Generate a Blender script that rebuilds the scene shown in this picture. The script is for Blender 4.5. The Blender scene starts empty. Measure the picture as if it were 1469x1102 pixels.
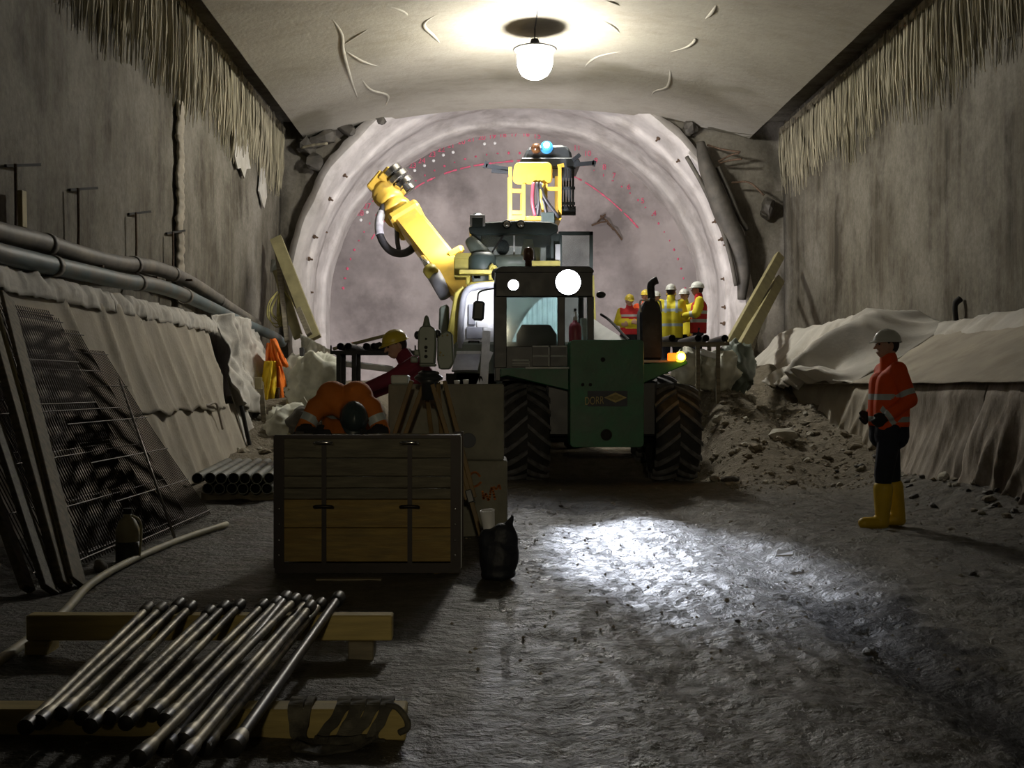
import bpy, bmesh, math, random
from mathutils import Vector, Matrix, noise

# ------------------------------------------------------------------ camera, world, exposure
F_PX, VPX, VPY, CAMH = 1600.0, 700.0, 555.0, 1.28
scene = bpy.context.scene
col = scene.collection
cam_data = bpy.data.cameras.new('camera')
cam = bpy.data.objects.new('camera', cam_data)
col.objects.link(cam)
cam.location = (0, 0, CAMH)
cam.rotation_euler = (math.pi / 2, 0, 0)
cam_data.sensor_fit = 'HORIZONTAL'
cam_data.sensor_width = 36.0
cam_data.lens = 36.0 * F_PX / 1469.0
cam_data.shift_x = (734.5 - VPX) / 1469.0
cam_data.shift_y = (VPY - 551.0) / 1469.0
cam_data.clip_start = 0.05
scene.camera = cam

world = bpy.data.worlds.new('world')
scene.world = world
world.use_nodes = True
world.node_tree.nodes['Background'].inputs[0].default_value = (0.9, 0.85, 0.72, 1)
world.node_tree.nodes['Background'].inputs[1].default_value = 0.012
scene.view_settings.view_transform = 'Standard'
scene.view_settings.look = 'None'
scene.view_settings.gamma = 1.0
scene.view_settings.use_curve_mapping = False
scene.view_settings.exposure = 0.0

LAMP_STRENGTH = 290.0      # ceiling lamp over the rig
FILL_W = 780.0           # added fill lamp, unseen, well behind the camera
HEAD_W = 3300.0             # loader's large work lamp
HEAD2_W = 120.0
FACE_W = 1250.0            # rig's front lamps, aimed at the face
ROOF_W = 750.0             # floodlight on the rig's cab roof
FRONT_W = 120.0            # loader's forward lamps, aimed at the rig
TAIL_W = 0.6

rng = random.Random(7)
PI = math.pi
V = Vector
ORG = {}

def P(px, py, Y):
    """a point Y metres down the tunnel that projects to photo pixel px, py (used for measuring)"""
    return V(((px - VPX) * Y / F_PX, Y, CAMH - (py - VPY) * Y / F_PX))

def PX(px, py, X):
    Y = X * F_PX / (px - VPX)
    return P(px, py, Y)

def sstep(a, b, t):
    t = (t - a) / (b - a)
    t = max(0.0, min(1.0, t))
    return t * t * (3 - 2 * t)

def fbm(p, o=3):
    s, a = 0.0, 1.0
    p = V(p)
    for _ in range(o):
        s += a * noise.noise(p)
        p = p * 2.03 + V((7.1, 3.3, 1.7))
        a *= 0.5
    return s

# ------------------------------------------------------------------ materials
MATS = {}
def M(name, c, rough=0.7, metal=0.0, var=0.18, scale=6.0, bump=0.0, bscale=40.0, stretch=(1, 1, 1),
      c2=None, c2amt=0.5, emis=None, estr=0.0, coat=0.0, spec=0.5, trans=0.0, detail=4.0, c2scale=None, c2stretch=None, rvar=0.1):
    if name in MATS:
        return MATS[name]
    m = bpy.data.materials.new(name)
    m.use_nodes = True
    nt = m.node_tree
    nt.nodes.clear()
    N = nt.nodes.new
    L = nt.links.new
    out = N('ShaderNodeOutputMaterial')
    b = N('ShaderNodeBsdfPrincipled')
    L(b.outputs[0], out.inputs[0])
    b.inputs['Metallic'].default_value = metal
    b.inputs['Specular IOR Level'].default_value = spec
    b.inputs['Coat Weight'].default_value = coat
    if trans:
        b.inputs['Transmission Weight'].default_value = trans
    tc = N('ShaderNodeTexCoord')
    mp = N('ShaderNodeMapping')
    mp.inputs['Scale'].default_value = stretch
    L(tc.outputs['Object'], mp.inputs[0])
    nz = N('ShaderNodeTexNoise')
    nz.inputs['Scale'].default_value = scale
    nz.inputs['Detail'].default_value = detail
    L(mp.outputs[0], nz.inputs[0])
    rp = N('ShaderNodeValToRGB')
    rp.color_ramp.elements[0].position = 0.3
    rp.color_ramp.elements[1].position = 0.7
    lo = [max(0, x * (1 - var)) for x in c]
    hi = [min(1, x * (1 + var)) for x in c]
    rp.color_ramp.elements[0].color = (*lo, 1)
    rp.color_ramp.elements[1].color = (*hi, 1)
    L(nz.outputs[0], rp.inputs[0])
    csock = rp.outputs[0]
    if c2 is not None:
        mp2 = N('ShaderNodeMapping')
        mp2.inputs['Scale'].default_value = c2stretch or stretch
        mp2.inputs['Location'].default_value = (3.1, 1.7, 5.3)
        L(tc.outputs['Object'], mp2.inputs[0])
        n2 = N('ShaderNodeTexNoise')
        n2.inputs['Scale'].default_value = c2scale or scale * 0.45
        n2.inputs['Detail'].default_value = 6
        n2.inputs['Roughness'].default_value = 0.65
        L(mp2.outputs[0], n2.inputs[0])
        r2 = N('ShaderNodeValToRGB')
        k = 0.75 - 0.5 * c2amt
        r2.color_ramp.elements[0].position = max(0, k - 0.09)
        r2.color_ramp.elements[1].position = min(1, k + 0.09)
        L(n2.outputs[0], r2.inputs[0])
        mx = N('ShaderNodeMix')
        mx.data_type = 'RGBA'
        L(r2.outputs[0], mx.inputs[0])
        L(csock, mx.inputs[6])
        mx.inputs[7].default_value = (*c2, 1)
        csock = mx.outputs[2]
    L(csock, b.inputs['Base Color'])
    mr = N('ShaderNodeMapRange')
    mr.inputs['To Min'].default_value = max(0.02, rough - rvar)
    mr.inputs['To Max'].default_value = min(1, rough + rvar)
    L(nz.outputs[0], mr.inputs[0])
    L(mr.outputs[0], b.inputs['Roughness'])
    if bump > 0:
        n3 = N('ShaderNodeTexNoise')
        n3.inputs['Scale'].default_value = bscale
        n3.inputs['Detail'].default_value = 5
        L(mp.outputs[0], n3.inputs[0])
        bp = N('ShaderNodeBump')
        bp.inputs['Strength'].default_value = bump
        bp.inputs['Distance'].default_value = 0.02
        L(n3.outputs[0], bp.inputs['Height'])
        L(bp.outputs[0], b.inputs['Normal'])
    if emis is not None:
        b.inputs['Emission Color'].default_value = (*emis, 1)
        b.inputs['Emission Strength'].default_value = estr
    MATS[name] = m
    return m

# ------------------------------------------------------------------ mesh builder
class MB:
    def __init__(self):
        self.v, self.f, self.m = [], [], []
    def add(self, vs, fs, m=0):
        o = len(self.v)
        self.v += [V(p) for p in vs]
        self.f += [tuple(o + i for i in f) for f in fs]
        self.m += [m] * len(fs)
        return self
    def box(self, lo, hi, m=0):
        x0, y0, z0 = lo
        x1, y1, z1 = hi
        vs = [(x0, y0, z0), (x1, y0, z0), (x1, y1, z0), (x0, y1, z0), (x0, y0, z1), (x1, y0, z1), (x1, y1, z1), (x0, y1, z1)]
        return self.add(vs, [(0, 3, 2, 1), (4, 5, 6, 7), (0, 1, 5, 4), (1, 2, 6, 5), (2, 3, 7, 6), (3, 0, 4, 7)], m)
    def cbox(self, c, s, R=None, m=0):
        c = V(c)
        vs = []
        for k in (-.5, .5):
            for a, b in ((-.5, -.5), (.5, -.5), (.5, .5), (-.5, .5)):
                p = V((a * s[0], b * s[1], k * s[2]))
                vs.append(c + (R @ p if R else p))
        return self.add(vs, [(0, 3, 2, 1), (4, 5, 6, 7), (0, 1, 5, 4), (1, 2, 6, 5), (2, 3, 7, 6), (3, 0, 4, 7)], m)
    def beam(self, a, b, w, h, up=(0, 0, 1), m=0):
        a, b = V(a), V(b)
        d = (b - a).normalized()
        up = V(up)
        s = d.cross(up)
        if s.length < 1e-4:
            s = d.cross(V((0, 1, 0)))
        s.normalize()
        u = s.cross(d)
        vs = []
        for p in (a, b):
            for i, j in ((-.5, -.5), (.5, -.5), (.5, .5), (-.5, .5)):
                vs.append(p + s * (i * w) + u * (j * h))
        return self.add(vs, [(0, 1, 2, 3), (7, 6, 5, 4), (0, 4, 5, 1), (1, 5, 6, 2), (2, 6, 7, 3), (3, 7, 4, 0)], m)
    def tube(self, pts, r, n=8, m=0, caps=True):
        pts = [V(p) for p in pts]
        k = len(pts)
        rs = [r] * k if isinstance(r, (int, float)) else list(r)
        t0 = (pts[1] - pts[0]).normalized()
        u = t0.cross(V((0, 0, 1)))
        if u.length < 1e-3:
            u = t0.cross(V((1, 0, 0)))
        u.normalize()
        vs = []
        for i in range(k):
            if i == 0: t = pts[1] - pts[0]
            elif i == k - 1: t = pts[-1] - pts[-2]
            else: t = (pts[i + 1] - pts[i]).normalized() + (pts[i] - pts[i - 1]).normalized()
            if t.length < 1e-9: t = t0
            t.normalize()
            u = u - t * u.dot(t)
            if u.length < 1e-6: u = t.orthogonal()
            u.normalize()
            w = t.cross(u)
            for j in range(n):
                a = 2 * PI * j / n
                vs.append(pts[i] + (u * math.cos(a) + w * math.sin(a)) * rs[i])
        fs = []
        for i in range(k - 1):
            for j in range(n):
                j2 = (j + 1) % n
                fs.append((i * n + j, i * n + j2, (i + 1) * n + j2, (i + 1) * n + j))
        if caps:
            fs.append(tuple(range(n - 1, -1, -1)))
            fs.append(tuple((k - 1) * n + j for j in range(n)))
        return self.add(vs, fs, m)
    def lathe(self, prof, o, axis=(0, 0, 1), n=20, m=0, caps=True):
        """prof: list of (radius, t along axis)"""
        o = V(o)
        ax = V(axis).normalized()
        u = ax.orthogonal().normalized()
        w = ax.cross(u)
        vs = []
        for r, t in prof:
            for j in range(n):
                a = 2 * PI * j / n
                vs.append(o + ax * t + (u * math.cos(a) + w * math.sin(a)) * max(r, 1e-4))
        fs = []
        k = len(prof)
        for i in range(k - 1):
            for j in range(n):
                j2 = (j + 1) % n
                fs.append((i * n + j, i * n + j2, (i + 1) * n + j2, (i + 1) * n + j))
        if caps:
            fs.append(tuple(range(n - 1, -1, -1)))
            fs.append(tuple((k - 1) * n + j for j in range(n)))
        return self.add(vs, fs, m)
    def prism(self, poly, ext, m=0):
        poly = [V(p) for p in poly]
        ext = V(ext)
        n = len(poly)
        vs = poly + [p + ext for p in poly]
        fs = [tuple(range(n - 1, -1, -1)), tuple(range(n, 2 * n))]
        for i in range(n):
            j = (i + 1) % n
            fs.append((i, j, n + j, n + i))
        return self.add(vs, fs, m)
    def ell(self, c, r, R=None, nu=14, nv=9, m=0):
        c = V(c)
        vs, fs = [], []
        for i in range(1, nv):
            th = PI * i / nv
            for j in range(nu):
                a = 2 * PI * j / nu
                p = V((r[0] * math.sin(th) * math.cos(a), r[1] * math.sin(th) * math.sin(a), r[2] * math.cos(th)))
                vs.append(c + (R @ p if R else p))
        tp, bt = V((0, 0, r[2])), V((0, 0, -r[2]))
        vs.append(c + (R @ tp if R else tp))
        vs.append(c + (R @ bt if R else bt))
        T, B = len(vs) - 2, len(vs) - 1
        for i in range(nv - 2):
            for j in range(nu):
                j2 = (j + 1) % nu
                fs.append((i * nu + j, (i + 1) * nu + j, (i + 1) * nu + j2, i * nu + j2))
        for j in range(nu):
            j2 = (j + 1) % nu
            fs.append((T, j, j2))
            fs.append((B, (nv - 2) * nu + j2, (nv - 2) * nu + j))
        return self.add(vs, fs, m)
    def cap(self, a, b, r0, r1, n=12, m=0):
        """tapered capsule"""
        a, b = V(a), V(b)
        d = b - a
        L = max(d.length, 1e-4)
        prof = []
        for i in range(5):
            th = PI / 2 * i / 4
            prof.append((r0 * math.sin(th), -r0 * math.cos(th)))
        for i in range(5):
            th = PI / 2 * i / 4
            prof.append((r1 * math.cos(th), L + r1 * math.sin(th)))
        return self.lathe(prof, a, d if d.length > 1e-4 else (0, 0, 1), n, m)
    def grid(self, fn, nu, nv, thick=0.0, m=0, flip=False):
        pts = [[V(fn(i / (nu - 1), j / (nv - 1))) for i in range(nu)] for j in range(nv)]
        vs = [p for row in pts for p in row]
        fs = []
        for j in range(nv - 1):
            for i in range(nu - 1):
                q = (j * nu + i, j * nu + i + 1, (j + 1) * nu + i + 1, (j + 1) * nu + i)
                fs.append(q[::-1] if flip else q)
        if thick:
            base = len(vs)
            nb = []
            for j in range(nv):
                for i in range(nu):
                    a = pts[j][min(i + 1, nu - 1)] - pts[j][max(i - 1, 0)]
                    b = pts[min(j + 1, nv - 1)][i] - pts[max(j - 1, 0)][i]
                    nn = a.cross(b)
                    if nn.length > 1e-9: nn.normalize()
                    if flip: nn = -nn
                    nb.append(pts[j][i] - nn * thick)
            vs += nb
            fs += [tuple(base + k for k in f[::-1]) for f in fs]
            rim = [i for i in range(nu)] + [j * nu + nu - 1 for j in range(1, nv)] + [(nv - 1) * nu + i for i in range(nu - 2, -1, -1)] + [j * nu for j in range(nv - 2, 0, -1)]
            for k in range(len(rim)):
                a, b = rim[k], rim[(k + 1) % len(rim)]
                f = (b, a, base + a, base + b)
                fs.append(f[::-1] if flip else f)
        return self.add(vs, fs, m)
    def mesh(self, name, org, mats, smooth=False, bevel=0.0, fixn=False):
        me = bpy.data.meshes.new(name)
        me.from_pydata([tuple(p - org) for p in self.v], [], self.f)
        for mm in mats:
            me.materials.append(mm)
        if len(mats) > 1:
            me.polygons.foreach_set('material_index', self.m)
        if bevel or fixn:
            bm = bmesh.new()
            bm.from_mesh(me)
            if fixn:
                bmesh.ops.recalc_face_normals(bm, faces=bm.faces)
            if bevel:
                bmesh.ops.bevel(bm, geom=list(bm.edges), offset=bevel, segments=1, affect='EDGES', profile=0.5, clamp_overlap=True)
            bm.to_mesh(me)
            bm.free()
        if smooth:
            me.polygons.foreach_set('use_smooth', [True] * len(me.polygons))
        me.update()
        return me
    def build(self, name, mats, parent=None, smooth=False, bevel=0.0, label=None, cat=None, group=None, kind=None, org=None, fixn=False, auto=None):
        if not isinstance(mats, (list, tuple)): mats = [mats]
        if parent is not None:
            o0 = ORG[parent.name]
        elif org is not None:
            o0 = V(org)
        else:
            xs = [p.x for p in self.v]; ys = [p.y for p in self.v]; zs = [p.z for p in self.v]
            o0 = V(((min(xs) + max(xs)) / 2, (min(ys) + max(ys)) / 2, min(zs)))
        me = self.mesh(name, o0, mats, smooth, bevel, fixn)
        o = bpy.data.objects.new(name, me)
        col.objects.link(o)
        if parent is not None:
            o.parent = parent
        else:
            o.location = o0
        ORG[o.name] = o0
        if auto:
            me.polygons.foreach_set('use_smooth', [True] * len(me.polygons))
            me.set_sharp_from_angle(angle=math.radians(auto))
        return tag(o, label, cat, group, kind)

def tag(o, label=None, cat=None, group=None, kind=None):
    if label: o['label'] = label
    if cat: o['category'] = cat
    if group: o['group'] = group
    if kind: o['kind'] = kind
    return o

def empty(name, loc, label, cat, group=None, kind=None):
    o = bpy.data.objects.new(name, None)
    o.empty_display_size = 0.1
    col.objects.link(o)
    o.location = loc
    ORG[o.name] = V(loc)
    return tag(o, label, cat, group, kind)

def share(name, me, loc, rot=(0, 0, 0), scale=(1, 1, 1), parent=None, label=None, cat=None, group=None, kind=None):
    """an object of its own on shared mesh data"""
    o = bpy.data.objects.new(name, me)
    col.objects.link(o)
    if parent is not None:
        o.parent = parent
        o.location = V(loc) - ORG[parent.name]
    else:
        o.location = loc
    o.rotation_euler = rot
    o.scale = scale
    ORG[o.name] = V(loc)
    return tag(o, label, cat, group, kind)

def bez(pts, n=8):
    """Catmull-Rom through points"""
    pts = [V(p) for p in pts]
    q = [pts[0] * 2 - pts[1]] + pts + [pts[-1] * 2 - pts[-2]]
    out = []
    for i in range(1, len(q) - 2):
        p0, p1, p2, p3 = q[i - 1], q[i], q[i + 1], q[i + 2]
        for k in range(n):
            t = k / n
            out.append(0.5 * ((2 * p1) + (p2 - p0) * t + (2 * p0 - 5 * p1 + 4 * p2 - p3) * t * t + (3 * p1 - p0 - 3 * p2 + p3) * t ** 3))
    out.append(pts[-1])
    return out

def remeshed(mb, name, org, mats, voxel=0.012, smooth=4, factor=0.5):
    me = mb.mesh(name + '_src', org, [])
    o = bpy.data.objects.new('tmp_src', me)
    col.objects.link(o)
    r = o.modifiers.new('r', 'REMESH')
    r.mode = 'VOXEL'
    r.voxel_size = voxel
    if smooth:
        s = o.modifiers.new('s', 'SMOOTH')
        s.factor = factor
        s.iterations = smooth
    dg = bpy.context.evaluated_depsgraph_get()
    new = bpy.data.meshes.new_from_object(o.evaluated_get(dg), depsgraph=dg)
    new.name = name
    bpy.data.objects.remove(o)
    bpy.data.meshes.remove(me)
    new.materials.clear()
    for m in mats: new.materials.append(m)
    new.polygons.foreach_set('use_smooth', [True] * len(new.polygons))
    return new

def blob(mb, name, mats, parent=None, voxel=0.012, smooth=4, org=None, label=None, cat=None, group=None, kind=None, factor=0.5):
    if not isinstance(mats, (list, tuple)): mats = [mats]
    if parent is not None: o0 = ORG[parent.name]
    elif org is not None: o0 = V(org)
    else:
        xs = [p.x for p in mb.v]; ys = [p.y for p in mb.v]; zs = [p.z for p in mb.v]
        o0 = V(((min(xs) + max(xs)) / 2, (min(ys) + max(ys)) / 2, min(zs)))
    me = remeshed(mb, name, o0, mats, voxel, smooth, factor)
    o = bpy.data.objects.new(name, me)
    col.objects.link(o)
    if parent is not None: o.parent = parent
    else: o.location = o0
    ORG[o.name] = o0
    return tag(o, label, cat, group, kind)

def text_mb(s, size, o, xdir=(1, 0, 0), zdir=(0, 0, 1), depth=0.004):
    """flat lettering as mesh, o = lower-left corner"""
    cu = bpy.data.curves.new('txt', 'FONT')
    cu.body = s
    cu.size = size
    cu.extrude = depth
    ob = bpy.data.objects.new('txt', cu)
    col.objects.link(ob)
    dg = bpy.context.evaluated_depsgraph_get()
    me = bpy.data.meshes.new_from_object(ob.evaluated_get(dg), depsgraph=dg)
    x, z, o = V(xdir), V(zdir), V(o)
    y = x.cross(z) * -1
    mb = MB()
    mb.add([o + x * v.co.x + z * v.co.y - y * v.co.z for v in me.vertices], [tuple(p.vertices) for p in me.polygons])
    bpy.data.objects.remove(ob)
    bpy.data.curves.remove(cu)
    bpy.data.meshes.remove(me)
    return mb

def spot(name, loc, target, watts, angle, color=(1, 1, 1), blend=0.5, size=0.08, parent=None):
    d = bpy.data.lights.new(name, 'SPOT')
    d.energy = watts
    d.color = color
    d.spot_size = math.radians(angle)
    d.spot_blend = blend
    d.shadow_soft_size = size
    o = bpy.data.objects.new(name, d)
    col.objects.link(o)
    q = (V(target) - V(loc)).to_track_quat('-Z', 'Y')
    o.rotation_euler = q.to_euler()
    o.location = V(loc) - (ORG[parent.name] if parent else V((0, 0, 0)))
    if parent: o.parent = parent
    return o

def point(name, loc, watts, color, size=0.05, parent=None):
    d = bpy.data.lights.new(name, 'POINT')
    d.energy = watts
    d.color = color
    d.shadow_soft_size = size
    o = bpy.data.objects.new(name, d)
    col.objects.link(o)
    o.location = V(loc) - (ORG[parent.name] if parent else V((0, 0, 0)))
    if parent: o.parent = parent
    return o

# ------------------------------------------------------------------ surface materials
def wall_material(name, c, dark, light):
    m = bpy.data.materials.new(name)
    m.use_nodes = True
    nt = m.node_tree; N = nt.nodes.new; L = nt.links.new
    b = nt.nodes['Principled BSDF']
    tc = N('ShaderNodeTexCoord')
    def nz(sc, scale, det=5, rough=0.6, loc=(0, 0, 0)):
        mp = N('ShaderNodeMapping'); mp.inputs['Scale'].default_value = sc; mp.inputs['Location'].default_value = loc
        L(tc.outputs['Object'], mp.inputs[0])
        n = N('ShaderNodeTexNoise'); n.inputs['Scale'].default_value = scale; n.inputs['Detail'].default_value = det; n.inputs['Roughness'].default_value = rough
        L(mp.outputs[0], n.inputs[0])
        return n.outputs[0]
    def ramp(s, a, b_):
        r = N('ShaderNodeMapRange'); r.inputs['From Min'].default_value = a; r.inputs['From Max'].default_value = b_
        L(s, r.inputs[0]); return r.outputs[0]
    def mix(f, A, B):
        x = N('ShaderNodeMix'); x.data_type = 'RGBA'
        L(f, x.inputs[0])
        if isinstance(A, tuple): x.inputs[6].default_value = (*A, 1)
        else: L(A, x.inputs[6])
        if isinstance(B, tuple): x.inputs[7].default_value = (*B, 1)
        else: L(B, x.inputs[7])
        return x.outputs[2]
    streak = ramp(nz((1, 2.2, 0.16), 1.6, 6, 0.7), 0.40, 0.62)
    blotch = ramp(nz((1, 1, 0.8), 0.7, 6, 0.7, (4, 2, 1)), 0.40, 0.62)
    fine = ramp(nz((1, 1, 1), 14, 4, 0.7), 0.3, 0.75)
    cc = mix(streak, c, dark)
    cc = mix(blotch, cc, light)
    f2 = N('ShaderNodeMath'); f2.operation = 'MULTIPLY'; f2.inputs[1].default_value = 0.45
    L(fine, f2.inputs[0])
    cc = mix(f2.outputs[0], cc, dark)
    L(cc, b.inputs['Base Color'])
    b.inputs['Roughness'].default_value = 0.85
    b.inputs['Specular IOR Level'].default_value = 0.3
    bp = N('ShaderNodeBump'); bp.inputs['Strength'].default_value = 0.5; bp.inputs['Distance'].default_value = 0.02
    L(nz((1, 1, 0.6), 9, 6, 0.7), bp.inputs['Height'])
    L(bp.outputs[0], b.inputs['Normal'])
    return m

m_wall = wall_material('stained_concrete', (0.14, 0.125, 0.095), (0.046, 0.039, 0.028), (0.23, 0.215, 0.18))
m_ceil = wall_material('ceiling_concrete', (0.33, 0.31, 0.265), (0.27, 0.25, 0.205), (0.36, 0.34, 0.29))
m_head = wall_material('rough_shotcrete', (0.20, 0.18, 0.145), (0.08, 0.07, 0.055), (0.27, 0.25, 0.21))
m_ring = M('pale_shotcrete', (0.52, 0.49, 0.47), 0.85, var=0.15, scale=2.5, bump=0.5, bscale=9, c2=(0.36, 0.33, 0.31), c2amt=0.35)
m_face = M('face_shotcrete', (0.31, 0.275, 0.268), 0.85, var=0.28, scale=0.6, bump=0.6, bscale=7, c2=(0.15, 0.13, 0.128), c2amt=0.42, c2scale=0.33)
m_fringe = M('lime_crusted_strand', (0.30, 0.27, 0.19), 0.8, var=0.5, scale=3, stretch=(3, 3, 0.5))
m_tarp = M('dusty_fleece', (0.36, 0.325, 0.265), 0.9, var=0.14, scale=1.6, bump=0.25, bscale=22, c2=(0.27, 0.24, 0.19), c2amt=0.35, c2scale=1.2)
m_tarp_pale = M('pale_fleece', (0.46, 0.44, 0.40), 0.85, var=0.15, scale=2.2, bump=0.2, bscale=20, c2=(0.34, 0.31, 0.26), c2amt=0.3)
m_tarp_dirty = M('mud_splashed_fleece', (0.36, 0.32, 0.275), 0.9, var=0.2, scale=2.2, bump=0.35, bscale=25, c2=(0.15, 0.125, 0.095), c2amt=0.52, c2scale=1.8, stretch=(1, 1, 0.6))
m_dark = M('black_grime', (0.015, 0.014, 0.013), 0.8)
m_steel = M('dull_steel', (0.25, 0.24, 0.22), 0.45, 0.85, var=0.3)
m_rust = M('rusty_steel', (0.11, 0.07, 0.045), 0.75, 0.4, var=0.4, scale=20)
m_pipe = M('dusty_grey_pipe', (0.13, 0.12, 0.105), 0.6, var=0.3, scale=5, c2=(0.20, 0.18, 0.145), c2amt=0.4)
m_wood = M('yellow_timber', (0.44, 0.345, 0.125), 0.7, var=0.22, scale=5, stretch=(0.6, 6, 6), bump=0.15, bscale=30)
m_wood_old = M('grey_timber', (0.19, 0.165, 0.115), 0.8, var=0.35, scale=4, stretch=(1, 6, 6), bump=0.2)
m_wood_pale = M('pale_board', (0.40, 0.35, 0.20), 0.75, var=0.2, scale=4, bump=0.15)

def floor_material():
    m = bpy.data.materials.new('wet_mud')
    m.use_nodes = True
    nt = m.node_tree; N = nt.nodes.new; L = nt.links.new
    b = nt.nodes['Principled BSDF']
    tc = N('ShaderNodeTexCoord')
    def nz(sc, scale, det=6, rough=0.6, loc=(0, 0, 0)):
        mp = N('ShaderNodeMapping'); mp.inputs['Scale'].default_value = sc; mp.inputs['Location'].default_value = loc
        L(tc.outputs['Object'], mp.inputs[0])
        n = N('ShaderNodeTexNoise'); n.inputs['Scale'].default_value = scale; n.inputs['Detail'].default_value = det; n.inputs['Roughness'].default_value = rough
        L(mp.outputs[0], n.inputs[0])
        return n.outputs[0]
    def mr(s, a, b_, c=0.0, d=1.0):
        r = N('ShaderNodeMapRange'); r.inputs[1].default_value = a; r.inputs[2].default_value = b_; r.inputs[3].default_value = c; r.inputs[4].default_value = d
        L(s, r.inputs[0]); return r.outputs[0]
    def math_(op, a, bb):
        x = N('ShaderNodeMath'); x.operation = op
        for i, q in enumerate((a, bb)):
            if isinstance(q, (int, float)): x.inputs[i].default_value = q
            else: L(q, x.inputs[i])
        return x.outputs[0]
    def mix(f, A, B):
        x = N('ShaderNodeMix'); x.data_type = 'RGBA'
        L(f, x.inputs[0])
        for i, q in ((6, A), (7, B)):
            if isinstance(q, tuple): x.inputs[i].default_value = (*q, 1)
            else: L(q, x.inputs[i])
        return x.outputs[2]
    big = mr(nz((1, 1, 1), 0.9), 0.38, 0.64)
    med = mr(nz((1, 1.3, 1), 5.5, 6, 0.65), 0.36, 0.66)
    fine = mr(nz((1, 1.6, 1), 22, 5, 0.7), 0.3, 0.7)
    c = mix(big, (0.085, 0.078, 0.06), (0.045, 0.04, 0.03))
    c = mix(med, c, (0.135, 0.125, 0.098))
    f3 = math_('MULTIPLY', fine, 0.55)
    c = mix(f3, c, (0.045, 0.04, 0.03))
    # a near-black, less shiny strip along the right-hand wheel rut
    sx = N('ShaderNodeSeparateXYZ'); L(tc.outputs['Object'], sx.inputs[0])
    # distance from the line X = 0.55*(Y) - c
    edge = math_('ADD', math_('ABSOLUTE', math_('SUBTRACT', sx.outputs[0], 2.12), 0.0), mr(nz((1, 1, 1), 2.6, 6, .7), 0.2, 0.8, -0.24, 0.24))
    wet = math_('MULTIPLY', mr(edge, 0.36, 0.24), mr(sx.outputs[1], 7.6, 6.6))
    c = mix(wet, c, (0.008, 0.007, 0.006))
    # a paler dry band beside it
    e2 = math_('ADD', math_('ABSOLUTE', math_('SUBTRACT', sx.outputs[0], math_('ADD', math_('MULTIPLY', sx.outputs[1], 0.16), 1.72)), 0.0), mr(nz((1, 1, 1), 3.0, 6, .7), 0.2, 0.8, -0.3, 0.3))
    dry = math_('MULTIPLY', mr(e2, 0.30, 0.10), mr(sx.outputs[1], 10.5, 9.0, 0, .6))
    c = mix(dry, c, (0.17, 0.155, 0.115))
    # dry brown muck beyond the loader
    far = mr(sx.outputs[1], 12.5, 15.0)
    cb = mix(med, (0.15, 0.125, 0.085), (0.24, 0.21, 0.155))
    c = mix(far, c, cb)
    L(c, b.inputs['Base Color'])
    ro = mr(nz((1, 1.3, 1), 3.5, 5, 0.6, (5, 1, 2)), 0.3, 0.7, 0.28, 0.62)
    ro2 = N('ShaderNodeMix'); L(far, ro2.inputs[0]); L(ro, ro2.inputs[2]); ro2.inputs[3].default_value = 0.85
    L(ro2.outputs[0], b.inputs['Roughness'])
    L(mr(wet, 0, 1, 0.5, 0.12), b.inputs['Specular IOR Level'])
    h = math_('ADD', math_('MULTIPLY', nz((1, 1.15, 1), 6.5, 7, 0.66), 0.75), math_('MULTIPLY', nz((1, 1, 1), 26, 5, 0.6), 0.3))
    bp = N('ShaderNodeBump'); bp.inputs['Strength'].default_value = 1.0; bp.inputs['Distance'].default_value = 0.13
    L(h, bp.inputs['Height']); L(bp.outputs[0], b.inputs['Normal'])
    return m
m_floor = floor_material()

# ------------------------------------------------------------------ the setting
def g0(x, y):
    xb = 2.95 - 0.95 * sstep(18, 19.5, y)
    right = sstep(xb, xb + 0.7, x) * (1.2 * max(0, min(1, (y - 14.3) / 3.8)) + 0.25 * sstep(18.0, 20.0, y))
    right *= 1 - .42 * sstep(3.9, 4.9, x) * (1 - sstep(19.0, 21.0, y))
    left = sstep(-1.3, -2.2, x) * 1.1 * sstep(17.0, 20.5, y)
    mid = 0.25 * sstep(16.0, 17.3, y) + 1.15 * sstep(23.4, 25.6, y)
    z = max(right, left, mid)
    z += 0.22 * sstep(4.3, 5.4, x) * sstep(8.5, 12.0, y)
    return z

def gh(x, y):
    n = 0.05 * noise.noise(V((x * 0.9, y * 0.8, 0.3))) + 0.022 * noise.noise(V((x * 2.6, y * 3.0, 4.0))) + 0.020 * noise.noise(V((x * 5.5, y * 6.0, 8.0))) + 0.036 * (0.35 - abs(noise.noise(V((x * 6.5, y * 7.5, 3.0))))) + 0.009 * noise.noise(V((x * 14, y * 15, 1.0)))
    calm = 1.0
    if -2.9 < x < 0.1 and 3.0 < y < 10.5: calm = 0.35
    # wheel ruts running down the right of the track
    for xr, dep in ((0.95, .03), (2.05, .075)):
        n -= dep * math.exp(-((x - xr - 0.05 * math.sin(y * 0.9)) / 0.26) ** 2) * sstep(13.5, 12, y)
    rough = 1.0 + 1.0 * sstep(14.5, 16.5, y) * sstep(2.6, 3.4, x)
    return g0(x, y) + n * calm * rough

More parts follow.
